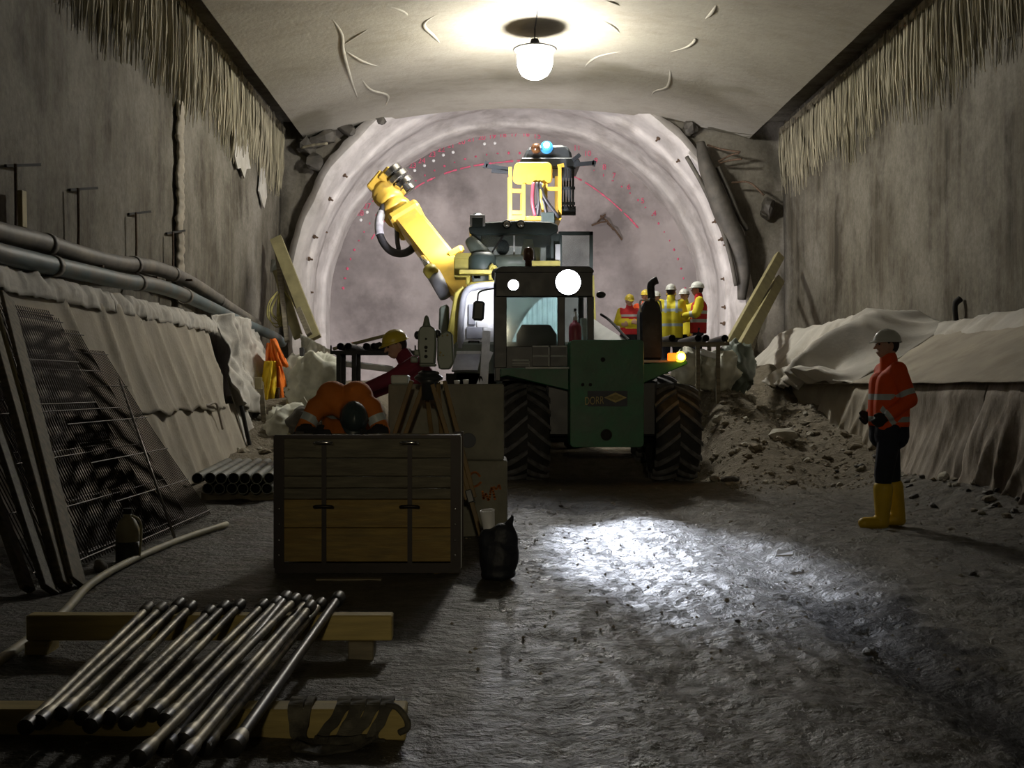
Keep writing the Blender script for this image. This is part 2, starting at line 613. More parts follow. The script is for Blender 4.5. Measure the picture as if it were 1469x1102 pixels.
ys = []
y = -11.0
while y < 31.2:
    ys.append(y)
    y += 0.4 if y < 1.5 else 0.035 + 0.0055 * max(0, y - 2)
xs = [-5.4 + 0.042 * i for i in range(int(13.0 / 0.042))]
fl = MB()
fl.add([(x, y, gh(x, y)) for y in ys for x in xs],
       [(j * len(xs) + i, j * len(xs) + i + 1, (j + 1) * len(xs) + i + 1, (j + 1) * len(xs) + i) for j in range(len(ys) - 1) for i in range(len(xs) - 1)])
fl.build('floor', m_floor, smooth=True, kind='structure', org=(0, 0, 0), label='wet muddy tunnel floor rising to a muck bench at the face', cat='floor')

Y0, YP, YF = -11.0, 26.6, 30.5
XL, XR, ZW = -4.95, 7.05, 7.9
def vault(x):
    t = (x - 0.92) / 5.33
    return 7.22 + 0.73 * (1 - t * t)

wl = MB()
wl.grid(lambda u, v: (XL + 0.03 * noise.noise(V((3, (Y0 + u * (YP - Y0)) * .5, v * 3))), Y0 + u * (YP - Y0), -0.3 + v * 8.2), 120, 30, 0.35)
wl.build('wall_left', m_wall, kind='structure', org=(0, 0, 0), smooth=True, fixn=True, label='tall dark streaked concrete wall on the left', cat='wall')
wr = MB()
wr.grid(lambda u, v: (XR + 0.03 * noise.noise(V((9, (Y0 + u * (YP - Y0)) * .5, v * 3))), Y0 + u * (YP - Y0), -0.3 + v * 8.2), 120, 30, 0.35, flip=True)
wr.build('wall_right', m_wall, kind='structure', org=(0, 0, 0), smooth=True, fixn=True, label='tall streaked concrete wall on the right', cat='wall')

cl = MB()
nx = 48
rows = [Y0 + (YP + 0.1 - Y0) * j / 60 for j in range(61)]
def cz(x, y):
    return vault(x) + 0.012 * noise.noise(V((x * .8, y * .8, 2)))
prof = []
for y in rows:
    ring = [(-4.4 + 10.65 * i / nx, y, cz(-4.4 + 10.65 * i / nx, y)) for i in range(nx + 1)]
    ring += [(6.25, y, 8.6), (-4.4, y, 8.6)]
    prof.append(ring)
k = nx + 3
cl.add([p for r in prof for p in r], [(j * k + i, j * k + (i + 1) % k, (j + 1) * k + (i + 1) % k, (j + 1) * k + i) for j in range(len(rows) - 1) for i in range(k)] + [tuple(range(k)), tuple((len(rows) - 1) * k + i for i in range(k - 1, -1, -1))])
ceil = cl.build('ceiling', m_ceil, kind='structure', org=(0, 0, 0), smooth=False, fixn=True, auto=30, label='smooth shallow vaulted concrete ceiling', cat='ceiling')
for sx_, a, b_, lab in ((1, XL - 0.3, -4.36, 'trim_1'), (2, 6.21, XR + 0.3, 'trim_2')):
    t = MB()
    t.box((a, Y0, 7.62), (b_, YP + 0.1, 8.7))
    t.build(lab, m_dark if False else m_wall, kind='structure', org=(0, 0, 0), label='dark concrete recess along the %s edge of the ceiling' % ('left' if sx_ == 1 else 'right'), cat='beam')

# raised crease marks left in the ceiling concrete
m_crease = M('crease_concrete', (0.34, 0.32, 0.27), 0.85, var=0.1)
def crease(pts, r=0.05):
    q = []
    for px, py in pts:
        # ray through the pixel meets the vault
        lo, hi = 10.0, 26.6
        for _ in range(40):
            mid_ = (lo + hi) / 2
            p = P(px, py, mid_)
            if p.z > vault(p.x): lo, hi = lo, mid_
            else: lo = mid_
        p = P(px, py, (lo + hi) / 2)
        q.append(V((p.x, p.y, vault(p.x) + r * 0.55)))
    c_ = bez(q, 6)
    n_ = len(c_)
    MB().tube(c_, [r * (0.25 + 0.75 * math.sin(PI * min(1, max(0, (i + .5) / n_)))) for i in range(n_)], 8).build('crease', m_crease, ceil, smooth=True)
for pts in ([(456, 4), (488, 45), (492, 75), (505, 120), (520, 160)], [(488, 68), (510, 52), (538, 36)], [(490, 70), (520, 88), (552, 98)], [(513, 105), (530, 128), (556, 138), (548, 160)],
            [(540, 5), (575, 15), (588, 26)], [(638, 15), (608, 34), (622, 52), (634, 66)], [(858, 26), (880, 38), (893, 52)], [(832, 104), (856, 82), (905, 72)],
            [(950, 78), (985, 68), (998, 56), (985, 54)], [(934, 148), (938, 132), (958, 124), (962, 104), (956, 98)], [(866, 0), (880, 4), (892, 10)], [(1010, 30), (1022, 18), (1030, 4)]):
    crease(pts)

# fringe of crusted strands hanging along the top of both walls
def fringe(xw, side, lab):
    mb = MB()
    r = random.Random(5 + side)
    yy = 5.0
    while yy < 26.5:
        for layer in range(2):
            top = 7.32 + r.uniform(-.12, .15)
            bot = 5.95 - 0.012 * (26 - yy) + r.uniform(-.28, .38) + 0.12 * math.sin(yy * 1.7)
            rad = r.uniform(0.008, 0.022)
            off = 0.05 + layer * 0.05 + r.uniform(-.02, .03)
            x = xw + side * off
            sl = r.uniform(-.07, .07) if r.random() < .8 else r.uniform(-.25, .25)
            y_ = yy + r.uniform(-.05, .05)
            pts = [(x, y_, top), (x + side * r.uniform(-.02, .03), y_ + sl * .4 + r.uniform(-.02, .02), top + (bot - top) * .4), (x + side * r.uniform(-.03, .02), y_ + sl * .8, top + (bot - top) * .75), (x - side * .03, y_ + sl, bot)]
            mb.tube(pts, [rad * .8, rad, rad * .9, rad * .35], 4, caps=False)
        yy += r.uniform(0.035, 0.075)
    # crust the strands grow from
    mb.grid(lambda u, v: (xw + side * (0.05 + 0.05 * noise.noise(V((u * 90, v * 3, side))) + 0.02), 5 + u * 21.5, 7.42 - v * (0.14 + 0.06 * noise.noise(V((u * 60, 1, 2))))), 300, 4, 0.04, flip=side < 0)
    mb.build('hanging_strands', m_fringe, kind='stuff', org=(xw, 15, 5.9), label=lab, cat='strands')
fringe(XL + .02, 1, 'fringe of lime-crusted strands hanging along the top of the left wall')
fringe(XR - .02, -1, 'fringe of lime-crusted strands hanging along the top of the right wall')

# tunnel lining ring, headwall and face
CX, CZ = 0.72, 3.45
def arch(a, b_, y, t, wob=0.0, seed=0):
    """t 0..1 runs up the left foot, over the crown, down the right foot"""
    foot = 0.16
    if t < foot:
        k_ = t / foot
        p = V((CX - a * (0.965 + 0.035 * math.sin(k_ * PI / 2)), y, 0.6 + (CZ - 0.6) * k_))
    elif t > 1 - foot:
        k_ = (1 - t) / foot
        p = V((CX + a * (0.965 + 0.035 * math.sin(k_ * PI / 2)), y, 0.6 + (CZ - 0.6) * k_))
    else:
        th = PI - PI * (t - foot) / (1 - 2 * foot)
        p = V((CX + a * math.cos(th), y, CZ + b_ * math.sin(th)))
    if wob:
        d = (p - V((CX, y, CZ)))
        d.normalize()
        p += d * wob * fbm((p.x * 1.3 + seed, y * 1.3, p.z * 1.3))
    return p
prof_l = [(26.35, 5.36, 5.26), (26.5, 5.24, 5.14), (26.95, 5.2, 5.08), (27.3, 5.17, 5.02), (27.34, 5.11, 4.95), (28.3, 5.12, 4.93), (28.36, 5.19, 4.99), (29.4, 5.12, 4.84), (29.46, 5.03, 4.76), (30.55, 5.06, 4.74)]
ln = MB()
nt_ = 110
seq = []
for i in range(len(prof_l) - 1):
    a_, b_ = prof_l[i], prof_l[i + 1]
    for q in range(3):
        seq.append(tuple(a_[j] + (b_[j] - a_[j]) * q / 3 for j in range(3)))
seq.append(prof_l[-1])
ln.add([arch(s[1], s[2], s[0], i / nt_, 0.05) for s in seq for i in range(nt_ + 1)],
       [(j * (nt_ + 1) + i, j * (nt_ + 1) + i + 1, (j + 1) * (nt_ + 1) + i + 1, (j + 1) * (nt_ + 1) + i) for j in range(len(seq) - 1) for i in range(nt_)])
# outer lip of the ring standing proud of the headwall
lip = [arch(5.36, 5.26, 26.35, i / nt_, 0.05) for i in range(nt_ + 1)]
lip2 = [arch(5.52, 5.42, 26.42, i / nt_, 0.08, 3) for i in range(nt_ + 1)]
lip3 = [arch(5.55, 5.45, 26.75, i / nt_, 0.08, 3) for i in range(nt_ + 1)]
ln.add(lip + lip2 + lip3, [(r_ * (nt_ + 1) + i + 1, r_ * (nt_ + 1) + i, (r_ + 1) * (nt_ + 1) + i, (r_ + 1) * (nt_ + 1) + i + 1) for r_ in range(2) for i in range(nt_)])
lining = ln.build('trim_3', m_ring, kind='structure', org=(0, 0, 0), smooth=True, label='pale sprayed-concrete arch ring around the tunnel mouth', cat='arch')
for (px, py, Y) in ((1038, 352, 26.6), (1019, 402, 27.5), (1022, 440, 27.5), (994, 330, 27.0), (1012, 350, 27), (1020, 462, 27.5), (455, 276, 27), (452, 340, 27), (446, 372, 27), (478, 240, 27), (476, 336, 28), (462, 420, 27.6), (962, 240, 27), (930, 215, 27)):
    p = P(px, py, Y)
    d = V((p.x - CX, 0, p.z - CZ)).normalized()
    # seat the bolt on the lining
    rr = 5.12
    q = V((CX, Y, CZ)) + d * (rr - 0.06)
    MB().lathe([(0.05, 0), (0.05, 0.05), (0.025, 0.06), (0.02, 0.12)], q + d * 0.1, -d, 8).build('bolt', m_rust, lining, smooth=False)

fc = MB()
nr = 24
pts = [V((CX, YF + 0.35, CZ + .4))]
for r_ in range(1, nr + 1):
    k_ = r_ / nr
    for i in range(nt_ + 1):
        p = arch(5.12, 4.82, YF, i / nt_)
        q = V((CX, YF, CZ + .4)).lerp(p, k_)
        q.y += 0.35 * (1 - k_ ** 3) + 0.10 * fbm((q.x * .6, 3, q.z * .6)) * (1 - k_ ** 6)
        pts.append(q)
fs = [(0, 1 + i, 2 + i) for i in range(nt_)] + [(0, 1 + nt_, 1)] + [(1 + r_ * (nt_ + 1) + nt_, 1 + (r_ + 1) * (nt_ + 1) + nt_, 1 + (r_ + 1) * (nt_ + 1), 1 + r_ * (nt_ + 1)) for r_ in range(nr - 1)]
for r_ in range(nr - 1):
    for i in range(nt_):
        a_ = 1 + r_ * (nt_ + 1) + i
        fs.append((a_, a_ + nt_ + 1, a_ + nt_ + 2, a_ + 1))
fc.add(pts, fs)
face = fc.build('wall_back', m_face, kind='structure', org=(0, 0, 0), smooth=True, label='grey-mauve sprayed-concrete tunnel face with pink survey marks', cat='wall')

hw = MB()
nrad = 14
def rim(i):
    p = arch(5.5, 5.4, 26.7, i / nt_)
    d = V((p.x - 0.9, 0, p.z - 3.2))
    tx = (7.6 - 0.9) / d.x if d.x > 1e-6 else ((-5.4 - 0.9) / d.x if d.x < -1e-6 else 1e9)
    tz = (9.3 - 3.2) / d.z if d.z > 1e-6 else ((-0.2 - 3.2) / d.z if d.z < -1e-6 else 1e9)
    t = min(tx, tz)
    return p, V((0.9, 26.7, 3.2)) + V((d.x, 0, d.z)) * max(t, 1.001)
pts, fs = [], []
for r_ in range(nrad + 1):
    for i in range(nt_ + 1):
        a_, b_ = rim(i)
        q = a_.lerp(b_, r_ / nrad)
        q.y += 0.22 * fbm((q.x * 1.1, 5, q.z * 1.1), 4) + 0.06
        pts.append(q)
for r_ in range(nrad):
    for i in range(nt_):
        a_ = r_ * (nt_ + 1) + i
        fs.append((a_, a_ + nt_ + 1, a_ + nt_ + 2, a_ + 1))
hw.add(pts, fs)
head = hw.build('trim_4', m_head, kind='structure', org=(0, 0, 0), smooth=True, fixn=True, label='rough grey headwall between the arch ring and the concrete box', cat='wall')

# ------------------------------------------------------------------ survey marks on the face
m_red = M('pink_survey_mark', (0.62, 0.09, 0.17), 0.6, var=0.3, scale=8, emis=None)  # one pink for the survey line, dots and numbers
m_white_dot = M('white_reflector', (0.9, 0.9, 0.9), 0.3, emis=(1, 1, 1), estr=0.0)
def face_y(x, z):
    k_ = min(1.0, math.hypot((x - CX) / 5.1, (z - CZ - .3) / 4.6))
    return YF + 0.35 * (1 - k_ ** 3) + 0.10 * fbm((x * .6, 3, z * .6)) * (1 - k_ ** 6) - 0.03
def fpt(px, py):
    p = P(px, py, YF + .1)
    return V((p.x, face_y(p.x, p.z), p.z))
line = bez([fpt(*q) for q in ((533, 343), (545, 325), (585, 278), (620, 256), (665, 241), (715, 233), (770, 232), (830, 256), (870, 283), (900, 310), (916, 327))], 10)
dr = random.Random(3)
dm = MB()
for i in range(len(line) - 1):
    if dr.random() < .86:
        dm.beam(line[i], line[i + 1], 0.02, dr.uniform(.02, .05), (0, 0, 1))
dm.build('mark_line', m_red, face, kind='stuff')
nums = [(593, 238, '23'), (606, 231, '24'), (621, 222, '23'), (634, 215, '22'), (648, 209, '21'), (663, 204, '20'), (677, 200, '21'), (692, 198, '20'), (707, 196, '19'), (722, 194, '18'), (738, 193, '17'), (755, 193, '16'), (771, 196, '15'), (828, 213, '11'), (843, 221, '10'), (858, 231, '9'), (870, 240, '8'), (884, 252, '7'), (905, 268, '6'), (925, 288, '5'), (942, 306, '4'), (528, 296, '27'), (518, 306, '28'), (540, 286, '26')]
for px, py, s in nums:
    p = fpt(px, py)
    text_mb(s, 0.21, p + V((-.12, -.03, -.08))).build('mark_number', m_red, face)
dots = MB()
for i in range(46):
    t = i / 45
    a_ = PI * (0.96 - 0.92 * t)
    q = V((CX + 4.72 * math.cos(a_), 0, CZ + 4.25 * math.sin(a_)))
    q.y = face_y(q.x, q.z)
    dots.ell(q, (0.028 * dr.uniform(.5, 1.4), 0.02, 0.028 * dr.uniform(.5, 1.6)), None, 6, 4)
dots.build('mark_dots', m_red, face, kind='stuff')
for (px, py) in ((595, 245), (609, 238), (622, 231), (636, 223), (650, 219), (527, 305), (518, 316), (605, 184), (695, 207), (710, 206)):
    MB().ell(fpt(px, py), (0.045, 0.03, 0.045), None, 8, 5).build('reflector', m_white_dot, face, smooth=True)
# starter bars sticking out of the face on the right
fb = MB()
for a_, b_ in (((850, 322), (872, 318)), ((858, 318), (868, 308)), ((872, 320), (892, 344)), ((862, 309), (880, 330))):
    p, q = fpt(*a_), fpt(*b_)
    fb.tube([p, (p + q) / 2 + V((0, -.25, 0)), q + V((0, -.1, 0))], 0.025, 6)
fb.build('starter_bars', m_rust, face)

# rebar stubs and torn membrane on the headwall
def hbar(pts, r, mat_, nm='rebar', nseg=5):
    MB().tube(bez(pts, nseg), r, 6).build(nm, mat_, head, smooth=True)
hbar([P(1015, 208, 26.4), P(1035, 214, 26.2), P(1062, 218, 26.0)], 0.025, m_rust)
hbar([P(1030, 232, 26.4), P(1050, 222, 26.2), P(1060, 220, 26.1)], 0.022, m_rust)
hbar([P(1032, 234, 26.4), P(1048, 230, 26.2), P(1064, 228, 26.0)], 0.025, m_rust)
hbar([P(1050, 262, 26.4), P(1075, 262, 26.1), P(1096, 280, 25.9)], 0.025, m_rust)
hbar([P(432, 212, 26.4), P(450, 208, 26.2), P(470, 206, 26.1)], 0.03, m_fringe)
m_memb = M('torn_dark_membrane', (0.07, 0.063, 0.052), 0.7, var=0.4, scale=4, bump=0.4, bscale=14)
mm = MB()
mm.tube(bez([P(1005, 205, 26.35), P(1012, 235, 26.2), P(1026, 275, 26.1), P(1040, 310, 26.1), P(1058, 350, 26.2), P(1066, 390, 26.3), P(1064, 430, 26.4)], 8), [0.10 + 0.14 * math.sin(PI * i / 48) for i in range(49)], 10)
mm.tube(bez([P(985, 225, 26.3), P(1005, 260, 26.15), P(1022, 295, 26.1), P(1036, 330, 26.1), P(1048, 370, 26.1), P(1056, 410, 26.2)], 8), 0.05, 8)
mm.tube(bez([P(1030, 240, 26.3), P(1048, 280, 26.2), P(1060, 310, 26.2), P(1072, 330, 26.3)], 8), [0.06, ] * 25, 8)
mm.build('torn_membrane', m_memb, head, smooth=True)
for i, (px, py, w, h_) in enumerate(((440, 212, .5, .4), (465, 198, .7, .35), (500, 188, .6, .3), (452, 232, .5, .5), (990, 185, .4, .4), (1100, 300, .3, .5), (545, 172, .3, .25))):
    p = P(px, py, 26.55)
    r_ = random.Random(i)
    q = MB()
    q.ell(p, (w * .5, .22, h_ * .5), Matrix.Rotation(r_.uniform(-.6, .6), 3, 'Y'), 9, 6)
    q.v = [v + V((fbm(v * 4) * .09, fbm(v * 4 + V((3, 3, 3))) * .09, fbm(v * 4 + V((9, 1, 1))) * .09)) for v in q.v]
    q.build('rock_lump', m_memb, head)

# ------------------------------------------------------------------ ceiling lamps
m_glow = M('lamp_glass', (1, 1, 0.95), 0.4, emis=(1.0, 0.96, 0.86), estr=LAMP_STRENGTH)
m_glow2 = M('fill_lamp_glass', (1, 1, 0.95), 0.4, emis=(1.0, 0.83, 0.45), estr=8.0)
m_lampcap = M('lamp_cap_metal', (0.05, 0.05, 0.05), 0.6, 0.5)
def ceiling_lamp(x, y, glass, label):
    zc = vault(x)
    t = empty('ceiling_lamp', (x, y, zc - 0.95), label, 'lamp', 'bell lamps hung from the ceiling')
    MB().lathe([(0.0, -.95), (0.14, -.94), (0.24, -.88), (0.30, -.78), (0.33, -.66), (0.33, -.52), (0.30, -.44), (0.0, -.43)], (x, y, zc), n=24).build('glass', glass, t, smooth=True)  # glass made wide to stand for the glow around the lamp
    MB().lathe([(0.02, -.428), (0.40, -.43), (0.41, -.41), (0.24, -.35), (0.10, -.32), (0.07, -.22), (0.0, -.22)], (x, y, zc), n=24).build('shade', m_lampcap, t, smooth=True)
    MB().tube([(x, y, zc + .02), (x, y, zc - .25)], 0.015, 6).build('cord', m_lampcap, t)
    MB().tube([(x, y, zc - .01), (x + .02, y - 1.5, vault(x + .02) - .012), (x + .01, y - 4, vault(x + .01) - .012), (x + .03, y - 8, vault(x + .03) - .012)], 0.014, 6).build('supply_cable', m_lampcap, t)
    return t
ceiling_lamp(0.87, 20.7, m_glow, 'glowing white bell-shaped lamp hanging from the middle of the ceiling')
fill_lamp = empty('floodlight', (0.3, -8.0, gh(0.3, -8.0)), 'added warm fill lamp on a steel stand, unseen far behind the camera', 'floodlight')  # fill lamp added to light the crate and loader from the front
MB().tube([(0.3, -8, 0), (0.3, -8, 3.1)], .03, 8).build('pole', m_steel, fill_lamp)
for k_ in range(3):
    a_ = 2 * PI * k_ / 3
    MB().tube([(0.3, -8, .7), (0.3 + .6 * math.cos(a_), -8 + .6 * math.sin(a_), 0)], .02, 6).build('leg', m_steel, fill_lamp)
MB().cbox((0.3, -8.0, 3.2), (.4, .14, .28)).build('housing', m_lampcap, fill_lamp, bevel=.02)
MB().cbox((0.3, -7.92, 3.2), (.34, .02, .22)).build('lens', m_glow2, fill_lamp)
spot('fill_lamp_beam', (0.3, -7.8, 3.2), (0.7, 13.0, 0.6), FILL_W, 26, (1.0, .86, .58), 1.0, .15, fill_lamp)

# ------------------------------------------------------------------ left side: ledge, fleece, pipes
lg = MB()
lg.prism([(-3.98, Y0, -0.3), (-4.62, Y0, 2.28), (-5.1, Y0, 2.28), (-5.1, Y0, -0.3)], (0, 24.6, 0))
lg.build('trim_5', m_wall, kind='structure', org=(0, 0, 0), fixn=True, label='sloped concrete plinth under the fleece on the left', cat='plinth')
def lslope(y, t, off):
    """t 0 bottom .. 1 top on the left slope"""
    x = -3.92 - 0.64 * t + off
    return V((x, y, 0.02 + 2.28 * t + off * 0.27))
def folds(y, t, f=2.2, s=0.0, amp=1.0):
    a = noise.noise(V((y * f * .55 + t * 0.9, t * 0.35, s)))
    b = noise.noise(V((y * f * 1.7 + t * 1.6, t * 0.7, s + 5)))
    return amp * (0.06 * max(0, 1 - abs(a) * 3.2) ** 1.5 + 0.02 * max(0, 1 - abs(b) * 3.5) ** 1.5 * (0.5 + noise.noise(V((y * .7, t, s + 2)))) + 0.035 * noise.noise(V((y * 1.0, t * 2, s + 9))))
def lsheet(name, y0, y1, t0, t1, mat_, label, f=2.2, amp=1.0, s=0.0, base=0.03, nu=140, nv=30, edge=0.0):
    mb = MB()
    def fn(u, v):
        y = y0 + u * (y1 - y0) + edge * (v - .5)
        wob = 0.035 * noise.noise(V((y * 2.5, s, 1))) if v > .9 or v < .1 else 0
        t = t0 + v * (t1 - t0) + wob
        return lslope(y, t, base + folds(y, t, f, s, amp * (1.15 - .3 * v)))
    mb.grid(fn, nu, nv, 0.012, flip=True)
    return mb.build(name, mat_, smooth=True, label=label, cat='fleece sheet', fixn=True)
lsheet('fleece_sheet', 6.6, 17.7, 0.40, 0.97, m_tarp, 'large beige fleece sheet draped on the left slope behind the steel mesh', edge=.3, nu=220)
lsheet('fleece_sheet', 6.4, 18.2, -0.02, 0.43, m_tarp, 'lower beige fleece sheet on the left slope down to the floor', s=3.0, base=0.015, amp=.7, nu=220)
# rolled top edge
for (ya, yb, s, lab) in ((6.4, 13.4, 1.0, 'near rolled fleece edge on top of the left ledge'), (13.3, 18.3, 2.0, 'far rolled fleece edge on top of the left ledge')):
    mb = MB()
    def fn(u, v, ya=ya, yb=yb, s=s):
        y = ya + u * (yb - ya)
        prof = [(-4.88, 2.30), (-4.75, 2.42), (-4.52, 2.40), (-4.45, 2.30), (-4.44, 2.16)]
        k_ = min(3, int(v * 4)); w = v * 4 - k_
        x = prof[k_][0] * (1 - w) + prof[k_ + 1][0] * w
        z = prof[k_][1] * (1 - w) + prof[k_ + 1][1] * w
        n_ = 0.035 * noise.noise(V((y * 4, v * 2, s))) + 0.02 * noise.noise(V((y * 11, v * 3, s)))
        return (x + n_, y, z + n_)
    mb.grid(fn, 160, 13, 0.012)
    mb.build('fleece_roll', m_tarp_pale, smooth=True, label=lab, cat='fleece sheet', fixn=True)
# crumpled sheet beyond, hanging and torn
mb = MB()
def fn(u, v):
    y = 18.15 + u * 3.3 + .25 * math.sin(v * 5)
    t = 1.06 - v * 0.62 - 0.12 * math.sin(u * PI) * v
    c_ = 0.12 + folds(y, t, 1.3, 21, 2.4) + 0.10 * fbm((y * 1.8, t * 3.5, 7)) + 0.05 * fbm((y * 5, t * 8, 2))
    return lslope(y, t, c_)
mb.grid(fn, 90, 60, 0.012)
mb.build('fleece_sheet', m_tarp_pale, smooth=True, fixn=True, label='crumpled pale fleece sheet hanging past the beige one on the left', cat='fleece sheet')
lsheet('fleece_sheet', 18.25, 21.4, -0.3, 0.62, m_tarp_pale, 'pale lower fleece panels standing left of the hanging jacket', s=31, amp=1.6, nu=90)
MB().tube(bez([lslope(18.15, .40, .16), lslope(18.2, .2, .12), lslope(18.2, -.0, .1)], 8), 0.035, 6).build('black_strap', m_dark, smooth=True, label='thin black strap hanging down the pale fleece on the left', cat='strap')
MB().tube(bez([lslope(16.2, .42, .09), lslope(16.6, .43, .14), lslope(16.8, .36, .10), lslope(16.85, .26, .08)], 6), 0.018, 6).build('cable_loop', m_tarp_dirty, smooth=True, label='short cable looping out of the beige fleece on the left', cat='cable')

def coupled_pipe(name, pix, X, r, mat_, label, rings, group):
    pts = [PX(px, py, X if not isinstance(X, (list, tuple)) else X[i]) for i, (px, py) in enumerate(pix)]
    c_ = bez(pts, 8)
    # continue the pipe towards the camera
    d = (c_[0] - c_[1]).normalized()
    c_ = [V((c_[0].x, 2.0, c_[0].z + 0.02))] + c_
    root = empty(name, (c_[0].x, c_[0].y, c_[0].z - r), label, 'pipe', group)
    MB().tube(c_, r, 14).build('pipe', mat_, root, smooth=True)
    for i in rings:
        j = 1 + int(i * (len(c_) - 3))
        d = (c_[j + 1] - c_[j]).normalized()
        MB().tube([c_[j] - d * .06, c_[j] + d * .06], r * 1.13, 14).build('coupling', m_pipe, root, smooth=True)
    return root
coupled_pipe('vent_pipe', [(0, 334), (60, 348), (118, 366), (170, 378), (212, 382), (252, 395), (285, 412), (330, 442), (368, 466)], -4.72, 0.105, m_pipe, 'upper of the two dusty grey pipes along the left wall', (.15, .45, .62, .85), 'pipes along the left wall')
m_bluepipe = M('blue_grey_pipe', (0.10, 0.14, 0.15), 0.55, var=0.3, scale=3, c2=(0.15, 0.14, 0.12), c2amt=0.4)
coupled_pipe('vent_pipe', [(0, 364), (60, 378), (125, 392), (180, 404), (215, 408), (255, 420), (300, 440), (345, 462), (392, 482), (405, 492)], -4.52, 0.10, m_bluepipe, 'lower dusty pipe along the left wall with a bluish far end', (.15, .4, .6, .78), 'pipes along the left wall')
for i, (px, y0, y1, lab) in enumerate(((22, 235, 372, 'first'), (112, 270, 380, 'second'), (195, 305, 396, 'third'), (248, 333, 400, 'fourth'))):
    p, q = PX(px, y0, -4.83), PX(px, y1, -4.83)
    t = empty('pipe_hanger', q, '%s rusty pipe hanger rod on the left wall counting from the camera' % lab, 'hanger', 'pipe hanger rods on the left wall')
    MB().tube([p, (p + q) / 2 + V((0, .02, 0)), q], 0.017, 6).build('rod', m_rust, t)
    MB().beam(p + V((-.10, 0, -.02)), p + V((.03, .55, .10)), 0.03, 0.03).build('bracket', m_dark, t)
    MB().beam(q + V((-.1, 0, -.02)), q + V((.3, 0, -.02)), 0.05, 0.03).build('foot', m_rust, t)
p = PX(32, 300, -4.84)
MB().cbox(p, (.05, .12, .38), Matrix.Rotation(.05, 3, 'X')).build('timber_offcut', m_wood_pale, bevel=.006, label='small yellow timber block fixed to the left wall by the first hanger', cat='board')
# vertical joint strip
mb = MB()
def fn(u, v):
    y = 17.7 + (u - .5) * (.34 + .12 * noise.noise(V((v * 25, 3, 1)))) + 0.06 * noise.noise(V((v * 9, 1, 2)))
    return (XL + 0.075 + 0.04 * math.sin(u * PI) + 0.03 * noise.noise(V((u * 4, v * 40, 4))), y, 2.6 + v * 3.2)
mb.grid(fn, 7, 120, 0.03)
mb.build('joint_seal', m_tarp, smooth=True, fixn=True, label='peeling vertical joint strip on the left wall', cat='joint strip')
for i, (px, py, w, h_) in enumerate(((346, 215, 1.5, 1.1), (376, 265, .9, .9))):
    p = PX(px, py, XL + .05)
    r_ = random.Random(i + 3)
    n_ = 14
    poly = [V((p.x, p.y + math.cos(2 * PI * k_ / n_) * w * r_.uniform(.3, .6), p.z + math.sin(2 * PI * k_ / n_) * h_ * r_.uniform(.35, .6))) for k_ in range(n_)]
    MB().prism(poly, (.03, 0, 0)).build('lime_patch', m_tarp_pale, fixn=True, label='%s pale lime patch below the strands on the left wall' % ('larger' if i == 0 else 'smaller'), cat='lime patch')

# ------------------------------------------------------------------ right side: ledge and fleece
lg = MB()
lg.prism([(5.42, Y0, -0.3), (5.42, Y0, 1.27), (7.2, Y0, 2.2), (7.2, Y0, -0.3)], (0, 27.5, 0))
lg.build('trim_6', m_wall, kind='structure', org=(0, 0, 0), fixn=True, label='concrete plinth under the fleece on the right', cat='plinth')
def rface(y, t, off):
    return V((5.40 - off, y, t))
def rslope(y, t, off):
    return V((5.38 + 1.68 * t - off * .48, y, 1.29 + 0.93 * t + off * .87))
def rlow(y0, y1, s, mat_, lab, f=2.6, amp=1.6, top=1.30, nu=120):
    mb = MB()
    def fn(u, v):
        y = y0 + u * (y1 - y0)
        z = top - v * (top + .05)
        if v < .08:
            return V((5.55 - 0.2 * v / .08, y, top + 0.03 + .05 * v / .08 + .02 * noise.noise(V((y * 3, s, 3)))))
        return rface(y, z, 0.03 + folds(y, z, f, s, amp * (0.4 + .8 * v)) + .12 * v * v)
    mb.grid(fn, nu, 34, 0.012)
    return mb.build('fleece_sheet', mat_, smooth=True, fixn=True, label=lab, cat='fleece sheet')
rlow(7.5, 12.3, 41, m_tarp_dirty, 'mud-splashed fleece hanging down the right ledge nearest the camera', f=3.0, amp=1.8)
rlow(12.0, 15.2, 44, m_tarp_dirty, 'mud-splashed fleece hanging down the right ledge behind the man in orange')
rlow(14.9, 18.2, 47, m_tarp, 'fleece curtain low on the right ledge above the rubble', f=2.4, amp=2.0)
mb = MB()
mb.grid(lambda u, v: rslope(7.0 + u * 12.4, -.03 + v * 0.98, 0.05 + 0.05 * folds(7 + u * 12.4 + v * 1.5, v, 1.2, 51, 8.0)), 200, 30, 0.012)
mb.build('fleece_sheet', m_tarp, smooth=True, fixn=True, label='smooth beige fleece on the right slope behind the man in orange', cat='fleece sheet')
mb = MB()
def fn(u, v):
    y = 7.0 + u * 12.2
    prof = [(6.50, 1.95), (6.60, 2.10), (6.80, 2.27), (6.93, 2.28), (6.98, 2.22)]
    k_ = min(3, int(v * 4)); w = v * 4 - k_
    x = prof[k_][0] * (1 - w) + prof[k_ + 1][0] * w
    z = prof[k_][1] * (1 - w) + prof[k_ + 1][1] * w
    n_ = 0.05 * noise.noise(V((y * 2.5, v * 2, 61))) + 0.03 * noise.noise(V((y * 8, v * 3, 61)))
    return (x, y, z + n_ + .02 - .010 * (y - 10))
mb.grid(fn, 190, 13, 0.012)
mb.build('fleece_roll', m_tarp_pale, smooth=True, fixn=True, label='pale folded fleece strip along the top of the right slope', cat='fleece sheet')
